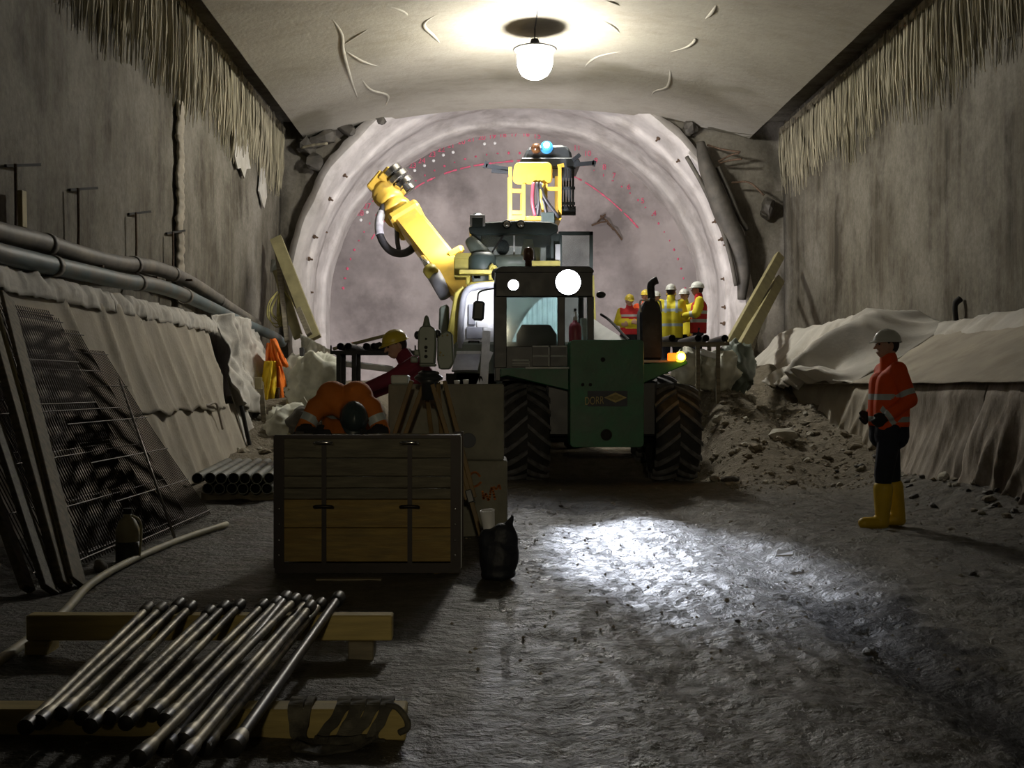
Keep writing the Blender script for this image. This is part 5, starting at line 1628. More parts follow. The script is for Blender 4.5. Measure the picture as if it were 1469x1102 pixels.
MB().cbox(P(530, 526, YR + 1.6), (.75, .3, .10), Matrix.Rotation(.12, 3, 'Y')).build('board', m_white, bevel=.02, label='white plank behind the left rack', cat='board')
YR2 = 17.6
zt = P(0, 491, YR2).z
zg = gh(3.4, YR2) - .05
rack(P(945, 0, YR2).x, P(1046, 0, YR2).x, YR2, zt, zg, (P(1001, 0, YR2).x, P(1030, 0, YR2).x), 'timber rack with pipes in front of the workers right of the loader', m_wood_old, .7)
for i, px in enumerate((963, 1000, 1011, 1038)):
    q = P(px, 485, YR2)
    steel_pipe((q.x, YR2 - .10, zt + .058), (-.03 + .03 * i, 1, 0), 1.6, .056, ('second dark pipe from the left on the timber rack' if i == 1 else 'third dark pipe from the left on the timber rack', 'leftmost dark pipe on the timber rack right of the loader', 'rightmost dark pipe on the timber rack by the leaning planks')[1 if i == 0 else 2 if i == 3 else 0], 'pipes on the right rack', m_exhaust)

# ------------------------------------------------------------------ leaning planks by the right wall
def plank(a, b, w, h_, mt, label, up=(0, -1, 0), cat='plank'):
    return MB().beam(a, b, w, h_, up).build('plank', mt, bevel=.006, label=label, cat=cat)
m_yplank = M('yellow_formwork_plank', (0.27, 0.24, 0.12), 0.7, var=0.25, scale=3, bump=.1)
gz = gh(3.9, 19) - .02
plank(P(1040, 510, 18.9), P(1118, 368, 24.6), .20, .14, m_yplank, 'longer yellow plank leaning on the right wall end')
plank(P(1060, 508, 18.7), P(1118, 402, 23.8), .20, .14, m_yplank, 'shorter yellow plank leaning on the right wall end')
plank(P(1068, 520, 19.3), P(1108, 398, 24.8), .16, .10, m_wood_old, 'dark grey plank behind the yellow ones by the right wall')
# right-hand junk heap
m_cloth = M('dirty_white_cloth', (0.52, 0.52, 0.44), 0.8, var=0.25, scale=5, bump=.3, bscale=10)
def heap(name, c, r, mt, label, cat, seed, amp=.3, voxel=.03, freq=2.5):
    mb = MB()
    mb.ell(c, r, None, 18, 12)
    q = MB()
    q.ell(c, r, None, 44, 30)
    c = V(c)
    q.v = [c + V(((v - c).x, (v - c).y, (v - c).z)) * (1 + amp * fbm((v - c) * freq + V((seed * 3.1, seed, 0)), 4) + amp * .9 * max(0, 1 - 3 * abs(noise.noise((v - c) * freq * 1.7 + V((seed, 2, seed * 2)))))) for v in q.v]
    return q.build(name, mt, smooth=True, label=label, cat=cat)
heap('sack', P(1030, 535, 18.3), (.30, .3, .34), m_cloth, 'crumpled grey-green sack under the right rack', 'sack', 4)
heap('sack', P(1058, 532, 18.6), (.28, .3, .42), m_riggrey, 'dusty green tarpaulin bundle at the foot of the leaning planks', 'bundle', 9)
heap('sack', P(985, 528, 18.2), (.20, .3, .25), m_cloth, 'crumpled sack behind the amber lamp', 'sack', 12)
MB().cbox(P(1015, 508, 18.2), (.26, .2, .10), Matrix.Rotation(.3, 3, 'Y')).build('carton', m_white, bevel=.01, label='small white carton under the pipes of the right rack', cat='box')

# ------------------------------------------------------------------ left junk corner
pl1 = plank(P(452, 486, 23.2), P(396, 342, 24.4), .26, .12, m_yplank, 'long yellow plank leaning at the left foot of the arch')
plank(P(428, 484, 23.4), P(398, 388, 24.6), .20, .10, m_yplank, 'shorter yellow plank leaning beside the long one at the left')
plank(P(444, 480, 23.0), P(400, 376, 24.6), .12, .08, m_wood_old, 'thin dark lath between the leaning planks at the left')
plank(P(412, 490, 23.4), P(397, 352, 24.6), .10, .08, m_wood_old, 'thin upright lath behind the leaning planks at the left')
MB().cbox(P(399, 382, 24.6), (.32, .06, .28), Matrix.Rotation(.05, 3, 'Y')).build('sign_board', m_ltgrey, bevel=.01, label='small blank grey board fixed to the planks at the left', cat='board')
m_rope = M('yellow_rope', (0.40, 0.36, 0.12), 0.8, var=.3, scale=10)
def ropes(c, n_, h_, w, label, seed):
    mb = MB()
    r_ = random.Random(seed)
    c = V(c)
    for i in range(n_):
        x = r_.uniform(-w, w)
        mb.tube(bez([c + V((x * .3, 0, 0)), c + V((x, -.08 + r_.uniform(-.05, .05), -h_ * .35)), c + V((x * 1.1, -.05, -h_ * .75)), c + V((x * .3, -.04, -h_ * r_.uniform(.85, 1.1))), c + V((-x * .8, -.05, -h_ * .6)), c + V((-x * .2, 0, -.05))], 5), .014, 5)
    mb.build('rope_coil', m_rope, smooth=True, label=label, cat='rope')
ropes(P(403, 418, 24.0), 10, .75, .26, 'yellow rope coil hanging on the leaning planks at the left', 2)
ropes(P(419, 524, 21.8), 8, .75, .10, 'pale yellow rope bundle hanging right of the orange jacket', 5)
# hanging rain jacket
m_orange = M('hivis_orange_cloth', (0.85, 0.19, 0.01), 0.7, var=0.12, scale=5, bump=.15, bscale=15)
m_yellowj = M('hivis_yellow_cloth', (0.80, 0.55, 0.02), 0.7, var=0.15, scale=5)
YJ = 20.4
def jp(px, py, dy=0): return P(px, py, YJ + dy)
def cloth(x0, x1, y0, y1, taper, seed, amp, dy=0.0, lean=0.0):
    mb = MB()
    def fn(u, v):
        w = (x1 - x0) * (taper + (1 - taper) * v ** .7)
        px = (x0 + x1) / 2 + lean * (v - .5) + (u - .5) * w
        py = y0 + (y1 - y0) * v + 6 * noise.noise(V((u * 3, seed, 2))) * v
        f = noise.noise(V((u * 3.2 + v * .6, v * 1.3, seed)))
        g_ = noise.noise(V((u * 7 + v, v * 2.4, seed + 4)))
        return jp(px, py, dy - amp * max(0, 1 - abs(f) * 2.6) - amp * .4 * g_ - .12 * math.sin(u * PI))
    mb.grid(fn, 30, 40, .015)
    return mb
hj = cloth(376, 412, 492, 586, .35, 3, .16, lean=10).build('hanging_jacket', m_orange, smooth=True, fixn=True, label='orange and yellow rain jacket hanging on the left by the pipes', cat='jacket')
cloth(374, 397, 518, 572, .7, 8, .12, -.22, -4).build('yellow_panel', m_yellowj, hj, smooth=True, fixn=True)
cloth(386, 408, 486, 526, .3, 12, .10, -.16, 12).build('sleeve', m_orange, hj, smooth=True, fixn=True)
cloth(391, 406, 556, 590, .8, 15, .10, -.10, 2).build('lining', m_rust, hj, smooth=True, fixn=True)
MB().tube([jp(398, 488), jp(392, 500)], .012, 6).build('hanging_loop', m_dark, hj)
# grey tarpaulin bundles beside it
mb = MB()
def fn(u, v):
    a_, b_ = P(430 + 45 * u, 478 + 24 * u, 22.3 - 1.2 * u), P(432 + 52 * u, 600 - 16 * u, 21.2 - 1.0 * u)
    p = a_.lerp(b_, v)
    p.y += .32 * (fbm((u * 2.4, v * 2.2, 3), 3)) + .10 * (1 - abs(noise.noise(V((u * 6 + v * 3, v * 2, 8)))) * 2) ** 2
    p.x += .12 * noise.noise(V((u * 3, v * 4, 1)))
    return p
mb.grid(fn, 50, 60, .015)
mb.build('tarpaulin', m_cloth, smooth=True, fixn=True, label='crumpled grey-white tarpaulin hanging behind the man bent over the crate', cat='tarpaulin')
heap('sack', P(432, 575, 20.6), (.34, .35, .42), m_riggrey, 'dark green rag heap below the rope bundle at the left', 'bundle', 15, .4)
heap('sack', P(415, 612, 19.0), (.36, .4, .30), m_cloth, 'dirty white rag heap low at the left behind the pipe stack', 'bundle', 18, .4)
heap('sack', P(455, 606, 18.2), (.36, .4, .28), m_memb, 'dark rag heap behind the man bent over the crate', 'bundle', 21, .4)
jr = random.Random(77)
names_ = ('short splintered board', 'bent grey lath', 'pale broken slat', 'crooked brown batten', 'dusty white strip', 'narrow greenish slat', 'stubby timber end', 'twisted thin lath', 'long pale batten', 'short dark slat')
for k_, (px, py, Y_, ln_, an) in enumerate(((430, 600, 18.5, .7, 60), (445, 590, 18.0, .5, 120), (438, 560, 19.5, .8, 95), (455, 620, 17.4, .6, 20), (470, 600, 17.0, .6, 150), (425, 545, 20.5, .6, 70), (462, 575, 18.6, .5, 40), (446, 540, 20.0, .7, 110), (412, 590, 19.6, .8, 80), (478, 585, 17.6, .5, 30))):
    c = P(px, py, Y_)
    a_ = math.radians(an)
    d_ = V((math.cos(a_), jr.uniform(-.4, .4), math.sin(a_))) * ln_ / 2
    MB().beam(c - d_, c + d_, .07, .03, (0, -1, 0)).build('wood_scrap', (m_wood_pale, m_cloth, m_yplank, m_wood_old)[k_ % 4], label=names_[k_] + ' in the junk heap behind the bent man', cat='wood scrap', group='scraps in the left junk heap')
heap('sack', P(452, 560, 19.6), (.42, .3, .55), m_cloth, 'tall crumpled white sack in the left junk corner', 'sack', 25, .35)
heap('sack', P(420, 552, 21.4), (.25, .3, .5), m_cloth, 'slumped white bag behind the rope bundle at the left', 'sack', 27, .35)
plank(P(436, 568, 20.0), P(433, 500, 20.6), .08, .08, m_dark, 'dark upright post beside the rope bundle at the left', cat='post')
plank(P(382, 640, 18.9), P(374, 548, 19.2), .09, .04, m_wood_old, 'pale upright board leaning left of the orange jacket', cat='board')
MB().cbox(P(371, 550, 19.0), (.12, .05, .20)).build('notice_tag', m_wood_pale, bevel=.005, label='small pale tag on the upright board at the left', cat='tag')

# ------------------------------------------------------------------ steel mesh panels and boards leaning at the left
m_mesh = M('mesh_wire', (0.06, 0.05, 0.042), 0.6, 0.5, var=0.4, scale=6)
def mesh_panel(ya, yb_, xb, xt, zt_, label, sp=.05, skew=0.0, zb=.03):
    t = empty('steel_mesh', (xb, (ya + yb_) / 2, 0), label, 'steel mesh', 'steel mesh panels leaning on the left ledge')
    lb, cb = MB(), MB()
    y = ya
    while y <= yb_ + 1e-6:
        lb.tube([(xb, y, zb), ((xb + xt) / 2, y + skew * .5, zb + (zt_ - zb) * .5 - .04), (xt, y + skew, zt_)], .0055, 4)
        y += sp
    n_ = 6
    for k_ in range(n_):
        f_ = k_ / (n_ - 1) * .96 + .02
        sag = -.04 * 4 * f_ * (1 - f_)
        cb.tube([(xb + (xt - xb) * f_ + .012, ya - .05 + skew * f_, zb + (zt_ - zb) * f_ + sag), (xb + (xt - xb) * f_ + .012, yb_ + .05 + skew * f_, zb + (zt_ - zb) * f_ + sag)], .0055, 4)
    lb.build('long_wires', m_mesh, t, kind='stuff')
    cb.build('cross_wires', m_mesh, t, kind='stuff')
mesh_panel(7.3, 10.1, -2.95, -4.28, 2.02, 'near steel mesh panel leaning on the left ledge', skew=.75)
mesh_panel(7.6, 10.6, -2.85, -4.20, 1.85, 'middle steel mesh panel leaning on the left ledge', sp=.055, skew=.85)
mesh_panel(8.9, 11.0, -2.74, -4.12, 1.66, 'far steel mesh panel leaning on the left ledge', sp=.05, skew=.95)
mesh_panel(8.2, 9.6, -2.92, -4.2, 1.95, 'short extra steel mesh panel tucked between the long ones', sp=.05, skew=1.3)
def lean(px, py, ztop, xtop, ytop, w, h_, mt, label):
    b_ = at(px, py, 0.02)
    return MB().beam(b_, (xtop, ytop, ztop), w, h_, (1, 0, .6)).build('leaning_board', mt, bevel=.005, label=label, cat='board', group='boards leaning left of the mesh')
lean(112, 838, 2.05, -4.10, 9.5, .16, .035, m_wood_old, 'wide grey board leaning left, nearest the steel mesh')
lean(92, 842, 1.75, -3.95, 8.9, .10, .06, m_wood_old, 'narrow dark board leaning left beside the wide grey one')
lean(72, 848, 1.45, -3.85, 8.4, .14, .04, m_cr_grey, 'worn board leaning low at the left edge of the photo')
lean(40, 846, 1.2, -3.8, 8.0, .10, .05, m_wood_old, 'short dark board leaning at the far left edge of the photo')
lean(99, 841, 1.9, -4.05, 9.2, .03, .05, m_yplank, 'thin yellow batten on the leaning boards')
b0 = at(252, 776, .01)
MB().tube([b0, (-3.6, 10.9, 1.35)], .012, 6).build('steel_bar', m_steel, smooth=True, label='thin shiny steel bar leaning by the steel mesh', cat='bar')
# jug
c = at(183, 806, 0)
m_jug = M('cream_plastic', (0.42, 0.38, 0.23), 0.45, var=.15)
m_jug2 = M('dark_jug_band', (0.05, 0.055, 0.05), 0.5)
jg = empty('jug', c, 'cream and dark plastic jug on the floor below the steel mesh', 'jug')
MB().lathe([(.08, 0), (.085, .02), (.085, .15)], c, n=18).build('lower_body', m_jug2, jg, smooth=True)
MB().lathe([(.085, .15), (.085, .24), (.06, .30), (.03, .33), (.03, .36)], c, n=18).build('upper_body', m_jug, jg, smooth=True)
MB().lathe([(.032, .35), (.032, .39), (0, .395)], c, n=12).build('cap', m_dark, jg)
MB().tube(bez([c + V((.03, 0, .34)), c + V((.09, 0, .30)), c + V((.10, 0, .2)), c + V((.085, 0, .02))], 5), .009, 6).build('handle', m_jug, jg, smooth=True)
c = at(144, 812, 0.03)
heap('crumpled_paper', c, (.05, .05, .04), m_tarp_pale, 'crumpled pale scrap on the floor left of the jug', 'scrap', 30, .5)
c = at(1125, 798, .02)
MB().prism([c + V((-.07, -.03, 0)), c + V((.05, -.05, .01)), c + V((.08, .05, .02)), c + V((-.03, .07, .03))], (0, 0, .012)).build('scrap_sheet', m_white, label='small pale flat scrap on the mud left of the man in orange', cat='scrap', fixn=True)

# ------------------------------------------------------------------ people
m_skin = M('skin', (0.50, 0.30, 0.22), 0.6, var=0.08)
m_hair = M('dark_hair', (0.03, 0.02, 0.015), 0.7)
m_navy = M('navy_cloth', (0.012, 0.015, 0.03), 0.85, var=0.3, scale=8, bump=.2, bscale=20)
m_blackc = M('black_cloth', (0.012, 0.012, 0.013), 0.85, var=0.3)
m_jorange = M('orange_workwear', (0.78, 0.085, 0.004), 0.75, var=0.10, scale=5, bump=.2, bscale=14)
m_jorange2 = M('faded_orange_workwear', (0.50, 0.14, 0.012), 0.8, var=0.2, scale=5, bump=.2, bscale=14)
m_jyellow = M('yellow_workwear', (0.72, 0.62, 0.03), 0.75, var=0.1, scale=5, bump=.2, bscale=14)
m_jred = M('red_workwear', (0.50, 0.02, 0.025), 0.8, var=0.12, scale=5)
m_jmaroon = M('maroon_workwear', (0.16, 0.015, 0.035), 0.8, var=0.2, scale=5)
m_refl = M('silver_tape', (0.42, 0.47, 0.48), 0.4, var=0.1)
m_refl_blue = M('blue_silver_tape', (0.45, 0.55, 0.68), 0.4, var=0.1)
m_bootyel = M('yellow_rubber', (0.62, 0.42, 0.02), 0.45, var=0.12)
m_hwhite = M('white_helmet_shell', (0.62, 0.64, 0.62), 0.3, var=0.06)
m_hyel = M('yellow_helmet_shell', (0.62, 0.48, 0.05), 0.35, var=0.08)
m_heye = M('eye_dark', (0.01, 0.01, 0.01), 0.3)

def hand_prims(mb, w, d, n, s, r=1.0, infl=0.0):
    """palm, four fingers and a thumb; w wrist, d along the hand, n palm normal, s +1 thumb side"""
    w, d, n = V(w), V(d).normalized(), V(n)
    n = (n - d * n.dot(d)).normalized()
    l = d.cross(n) * s
    for o in (-.024, 0, .024):
        mb.cap(w + d * .02 + l * o * .7, w + d * .085 + l * o, .016 + infl, .014 + infl)
    for o, L in ((.033, .070), (.011, .080), (-.011, .074), (-.033, .058)):
        b = w + d * .09 + l * o
        m1 = b + (d * .8 + n * .45).normalized() * L * .5
        e = m1 + (d * .35 + n * .9).normalized() * L * .5
        mb.cap(b, m1, .0105 * r + infl, .0098 * r + infl, 8)
        mb.cap(m1, e, .0098 * r + infl, .0085 * r + infl, 8)
    b = w + d * .035 + l * .032
    m1 = b + (d * .55 + l * .75 + n * .2).normalized() * .04
    mb.cap(b, m1, .013 * r + infl, .011 * r + infl, 8)
    mb.cap(m1, m1 + (d * .9 + l * .1 + n * .4).normalized() * .035, .011 * r + infl, .009 * r + infl, 8)

def person(label, base, yaw, jacket, trousers, boots, helmet, s=1.0, J=None, head=(0, 0), sleeve=None, bands=(), band_mat=None, hem=.88, voxel=.014, braces=False, gloves=False,
           tail=None, group=None, dark_arm=False, lamp=False, torso_r=1.0, boot_h=.36):
    base = V(base)
    Rz = Matrix.Rotation(math.radians(yaw), 3, 'Z')
    def T(p): return base + Rz @ (V(p) * s)
    j = dict(hipL=(-.10, 0, .92), hipR=(.10, 0, .92), kneeL=(-.115, .03, .50), kneeR=(.115, .03, .50), ankL=(-.12, -.03, .09), ankR=(.12, -.03, .09),
             toeL=(-.14, .14, .045), toeR=(.14, .14, .045), pelvis=(0, 0, .97), waist=(0, 0, 1.12), chest=(0, -.01, 1.32), neck=(0, -.005, 1.50), head=(0, .025, 1.655),
             shL=(-.185, -.01, 1.435), shR=(.185, -.01, 1.435), elL=(-.255, -.03, 1.16), elR=(.255, -.03, 1.16), wrL=(-.25, .07, .93), wrR=(.25, .07, .93))
    if J: j.update(J)
    q = {k: T(v) for k, v in j.items()}
    t = empty('person', base, label, 'person', group)
    up_t = (q['chest'] - q['pelvis']).normalized()
    xr = Rz @ V((1, 0, 0))
    fw = Rz @ V((0, 1, 0))
    Rh = Rz @ Matrix.Rotation(math.radians(head[0]), 3, 'Z') @ Matrix.Rotation(math.radians(head[1]), 3, 'X')
    hc = q['head']
    def Hh(p): return hc + Rh @ (V(p) * s)
    # body: one continuous surface
    b = MB()
    b.ell(hc, (.076 * s, .097 * s, .115 * s), Rh)
    b.ell(Hh((0, .035, -.065)), (.052 * s, .058 * s, .05 * s), Rh)
    b.cap(Hh((0, .09, .01)), Hh((0, .118, -.022)), .011 * s, .016 * s, 8)
    for e in (-1, 1):
        b.ell(Hh((e * .078, -.005, -.005)), (.014 * s, .022 * s, .034 * s), Rh, 8, 6)
    b.cap(Hh((-.02, .088, -.062)), Hh((.02, .088, -.062)), .012 * s, .012 * s, 8)
    b.cap(q['neck'] - up_t * .04, Hh((0, -.015, -.06)), .062 * s, .056 * s)
    for e in (-1, 1):
        o = xr * (e * .07 * s)
        b.cap(q['pelvis'] + o, q['waist'] + o * .9, .105 * s, .10 * s)
        b.cap(q['waist'] + o * .9, q['chest'] + o * 1.25, .10 * s, .115 * s)
        b.cap(q['chest'] + o * 1.2, q['neck'] - up_t * .05, .10 * s, .06 * s)
    for k, sd in (('L', -1), ('R', 1)):
        b.cap(q['chest'].lerp(q['sh' + k], .7), q['sh' + k], .075 * s, .06 * s)
        b.cap(q['sh' + k], q['el' + k], .055 * s, .043 * s)
        b.cap(q['el' + k], q['wr' + k], .042 * s, .028 * s)
        d = (q['wr' + k] - q['el' + k]).normalized()
        nrm = -xr * sd + fw * .25
        hand_prims(b, q['wr' + k], d, nrm, 1 if sd > 0 else -1, 1.0 if voxel < .012 else 1.15)
        b.cap(q['hip' + k], q['knee' + k], .088 * s, .060 * s)
        b.cap(q['knee' + k], q['ank' + k], .058 * s, .040 * s)
        b.cap(q['ank' + k] - V((0, 0, .03)), q['toe' + k], .042 * s, .035 * s)
    body = blob(b, 'body', m_skin, parent=t, voxel=voxel * .8, smooth=2)
    for e in (-1, 1):
        MB().ell(Hh((e * .031, .088, .012)), (.013 * s, .008 * s, .008 * s), Rh, 8, 6).build('eye', m_heye, body, smooth=True)
    hr = MB()
    hr.ell(Hh((0, -.02, .02)), (.082 * s, .092 * s, .11 * s), Rh, 16, 10)
    hr.build('hair', m_hair, t, smooth=True)
    # jacket
    jm = MB()
    hemp = q['pelvis'] - up_t * (.97 - hem) * s
    for e in (-1, 1):
        o = xr * (e * .075 * s)
        for f_ in (-.02, .03):
            g_ = fw * f_ * s
            jm.cap(hemp + o + g_, q['waist'] + o + g_, .125 * s * torso_r, .128 * s * torso_r)
            jm.cap(q['waist'] + o + g_, q['chest'] + o * 1.25 + g_, .128 * s * torso_r, .13 * s)
        jm.cap(q['chest'] + o * 1.25, q['neck'] - up_t * .07 * s + o * .3, .125 * s, .075 * s)
    for k in 'LR':
        jm.cap(q['chest'].lerp(q['sh' + k], .6), q['sh' + k], .10 * s, .085 * s)
        jm.cap(q['sh' + k], q['el' + k], .082 * s, .066 * s)
        jm.cap(q['el' + k], q['wr' + k].lerp(q['el' + k], .06), .066 * s, .054 * s)
    jm.cap(q['neck'] - up_t * .05 * s, q['neck'].lerp(hc, .30), .085 * s, .078 * s)
    mats = [jacket, band_mat or m_refl, sleeve or jacket, m_blackc]
    jo = blob(jm, 'jacket', mats, parent=t, voxel=voxel, smooth=3)
    # flat hem and reflective tape cut cleanly into the cloth
    org = ORG[t.name]
    bm = bmesh.new()
    bm.from_mesh(jo.data)
    segs = {'torso': (q['pelvis'] - org, q['neck'] - org)}
    for k in 'LR':
        segs['up' + k] = (q['sh' + k] - org, q['el' + k] - org)
        segs['lo' + k] = (q['el' + k] - org, q['wr' + k] - org)
    hp_ = hemp - org
    bmesh.ops.bisect_plane(bm, geom=list(bm.verts) + list(bm.edges) + list(bm.faces), plane_co=hp_ - up_t * .02, plane_no=-up_t, clear_outer=False)
    kill = [f for f in bm.faces if (f.calc_center_median() - (hp_ - up_t * .02)).dot(up_t) < -1e-5 and min((f.calc_center_median() - segs['lo' + k][1]).length for k in 'LR') > .16 * s and min(dist_seg(f.calc_center_median(), *segs['lo' + k]) for k in 'LR') > .085 * s]
    bmesh.ops.delete(bm, geom=kill, context='FACES')
    for (sg, t0, t1) in bands:
        a, c = segs[sg]
        d = (c - a).normalized()
        for tt in (t0, t1):
            bmesh.ops.bisect_plane(bm, geom=list(bm.verts) + list(bm.edges) + list(bm.faces), plane_co=a + d * tt * s, plane_no=d)
    if braces:
        for xx in (-.125, -.08, .08, .125):
            bmesh.ops.bisect_plane(bm, geom=list(bm.verts) + list(bm.edges) + list(bm.faces), plane_co=segs['torso'][0] + xr * xx * s, plane_no=xr)
    for f in bm.faces:
        c = f.calc_center_median()
        da = {k: dist_seg(c, *segs[k]) for k in segs if k != 'torso'}
        near = min(da, key=da.get)
        tx = abs((c - segs['torso'][0]).dot(xr)) / s
        is_arm = da[near] < .105 * s and (near[:2] == 'lo' or tx > .20 or (c - segs[near][0]).dot((segs[near][1] - segs[near][0]).normalized()) > .1 * s and tx > .17)
        region = near if is_arm else 'torso'
        mi = 2 if is_arm else 0
        if is_arm and dark_arm and near[:2] == 'lo': mi = 3
        for (sg, t0, t1) in bands:
            if sg != region: continue
            a, e_ = segs[sg]
            u_ = (c - a).dot((e_ - a).normalized()) / s
            if t0 < u_ < t1: mi = 1
        if braces and region == 'torso':
            x_ = (c - segs['torso'][0]).dot(xr) / s
            u_ = (c - segs['torso'][0]).dot(up_t) / s
            if .08 < abs(x_) < .125 and u_ > .28: mi = 1
        f.material_index = mi
    bm.to_mesh(jo.data)
    bm.free()
    jo.data.polygons.foreach_set('use_smooth', [True] * len(jo.data.polygons))
    # trousers
    tm = MB()
    for k in 'LR':
        tm.cap(q['hip' + k] + V((0, 0, .0)), q['knee' + k], .108 * s, .085 * s)
        tm.cap(q['knee' + k], q['ank' + k] + (q['knee' + k] - q['ank' + k]).normalized() * max(.10, boot_h - .10) * s, .085 * s, .068 * s)
        tm.cap(q['hip' + k], q['pelvis'], .11 * s, .13 * s)
    blob(tm, 'trousers', trousers, parent=t, voxel=voxel, smooth=3)
    if tail:
        c_ = MB()
        for e in (-1, 1):
            for f_ in (-.03, .03):
                o = xr * (e * .075 * s) + fw * f_ * s
                c_.cap(hemp + o + up_t * .06, hemp + o - up_t * tail, .115 * s, .125 * s)
        blob(c_, 'coat_tail', m_navy, parent=t, voxel=voxel, smooth=2)
    # boots
    for k in 'LR':
        bo = MB()
        a = q['ank' + k]
        kn = (q['knee' + k] - a).normalized()
        bo.cap(a, a + kn * (boot_h - .12) * s, .062 * s, .088 * s)
        bo.cap(a - V((0, 0, .03 * s)), q['toe' + k] + V((0, 0, .012 * s)), .058 * s, .054 * s)
        bo.cap(a - V((0, 0, .045 * s)) - (q['toe' + k] - a).normalized() * .02, q['toe' + k], .045 * s, .045 * s)
        blob(bo, 'boot', boots, parent=t, voxel=voxel * .8, smooth=2)
        if gloves:
            gm = MB()
            d = (q['wr' + k] - q['el' + k]).normalized()
            hand_prims(gm, q['wr' + k], d, -xr * (1 if k == 'R' else -1) + fw * .25, 1 if k == 'R' else -1, 1.1, .005)
            gm.cap(q['wr' + k] - d * .03, q['wr' + k] + d * .03, .036, .034)
            blob(gm, 'glove', m_blackc, parent=t, voxel=.009, smooth=1)
    # helmet
    hm = MB()
    nu, nv = 22, 8
    vs, fs = [], []
    for i in range(nv + 1):
        th = PI / 2 * i / nv
        for k in range(nu):
            a = 2 * PI * k / nu
            rx, ry, rz = .100, .126, .105
            vs.append(Hh((rx * math.cos(th) * math.cos(a), -.002 + ry * math.cos(th) * math.sin(a), .045 + rz * math.sin(th) + (.006 if abs(math.cos(a)) < .25 and i > 2 else 0))))
    for i in range(nv):
        for k in range(nu):
            k2 = (k + 1) % nu
            fs.append((i * nu + k, i * nu + k2, (i + 1) * nu + k2, (i + 1) * nu + k))
    hm.add(vs, fs)
    # brim with a longer peak at the front
    vs, fs = [], []
    for ring, (gr, zz) in enumerate(((1.0, .05), (1.0, .038), (1.06, .030), (1.08, .036))):
        for k in range(nu):
            a = 2 * PI * k / nu
            pk = .035 * max(0, math.sin(a)) ** 3 if ring >= 2 else 0
            vs.append(Hh((.100 * gr * math.cos(a), (.126 * gr + pk) * math.sin(a), zz - pk * .25)))
    for i in range(4):
        for k in range(nu):
            k2 = (k + 1) % nu
            fs.append((i * nu + k, i * nu + k2, ((i + 1) % 4) * nu + k2, ((i + 1) % 4) * nu + k))
    hm.add(vs, fs)
    he = hm.build('helmet', helmet, t, smooth=False, auto=50, fixn=True)
    sb = MB()
    sb.tube([Hh((0.101 * math.cos(2 * PI * k / 20), .126 * math.sin(2 * PI * k / 20), .034)) for k in range(21)], .006 * s, 6, caps=False)
    sb.build('headband', m_blackc, he, smooth=True)
    if lamp:
        MB().cap(Hh((0, .15, .06)), Hh((0, .185, .06)), .024, .024).build('head_lamp', m_blackc, he, smooth=True)
    return t

def dist_seg(p, a, b):
    d = b - a
    u = max(0, min(1, (p - a).dot(d) / max(d.length_squared, 1e-9)))
    return (p - (a + d * u)).length

# man in orange on the right, turned to the left
person('standing man in orange jacket, white helmet and yellow rubber boots at the right', (3.67, 10.2, gh(3.67, 10.2)), 90, m_jorange, m_navy, m_bootyel, m_hwhite, s=1.0, voxel=.011,
       J=dict(wrL=(-.23, .09, 1.03), elL=(-.27, -.09, 1.17), wrR=(.20, .10, 1.04), elR=(.25, -.07, 1.17), ankL=(-.10, .10, .09), toeL=(-.12, .27, .045), kneeL=(-.11, .09, .5), ankR=(.12, -.13, .09), toeR=(.14, .05, .045), kneeR=(.12, -.06, .5), hipL=(-.1, .02, .92), hipR=(.1, -.02, .92), neck=(0, .0, 1.50), head=(0, .02, 1.665)),
       head=(6, 0), bands=(('torso', .20, .255), ('torso', .0, .05), ('loL', .21, .255), ('upL', .20, .25)), hem=.95, gloves=True, tail=.11, torso_r=1.06, boot_h=.40)
# man in the yellow helmet behind the tripod, leaning to the left
person('man in maroon jacket and yellow helmet leaning over behind the tripod', (-.62, 11.2, 0.02), 105, m_jmaroon, m_navy, m_blackc, m_hyel, s=1.06, voxel=.013,
       J=dict(pelvis=(0, -.05, .97), waist=(0, 0, 1.12), chest=(0, .10, 1.30), neck=(0, .20, 1.46), head=(0, .29, 1.575), shL=(-.19, .14, 1.40), shR=(.19, .14, 1.40), elL=(-.26, .38, 1.27), wrL=(-.22, .62, 1.17), elR=(.28, .30, 1.2), wrR=(.22, .48, 1.12)),
       head=(8, -18), lamp=True)
# man bent over the crate
person('man in orange jacket bent over behind the crate', (-1.12, 9.05, 0), 180, m_jorange2, m_navy, m_blackc, M('dark_helmet_shell', (0.03, 0.045, 0.05), 0.35), s=1.0, voxel=.013,
       J=dict(pelvis=(0, 0, .92), waist=(0, .14, 1.12), chest=(0, .32, 1.20), neck=(-.06, .50, 1.12), head=(-.10, .58, 1.03), shL=(-.21, .38, 1.12), shR=(.21, .38, 1.12), elL=(-.30, .42, .93), wrL=(-.22, .62, .90), elR=(.31, .44, .93), wrR=(.18, .64, .92), kneeL=(-.15, .05, .48), kneeR=(.15, .05, .48)),
       head=(10, -62), bands=(('torso', .30, .36), ('upL', .08, .14), ('upR', .08, .14)), dark_arm=True, gloves=True, hem=.85, torso_r=1.12)
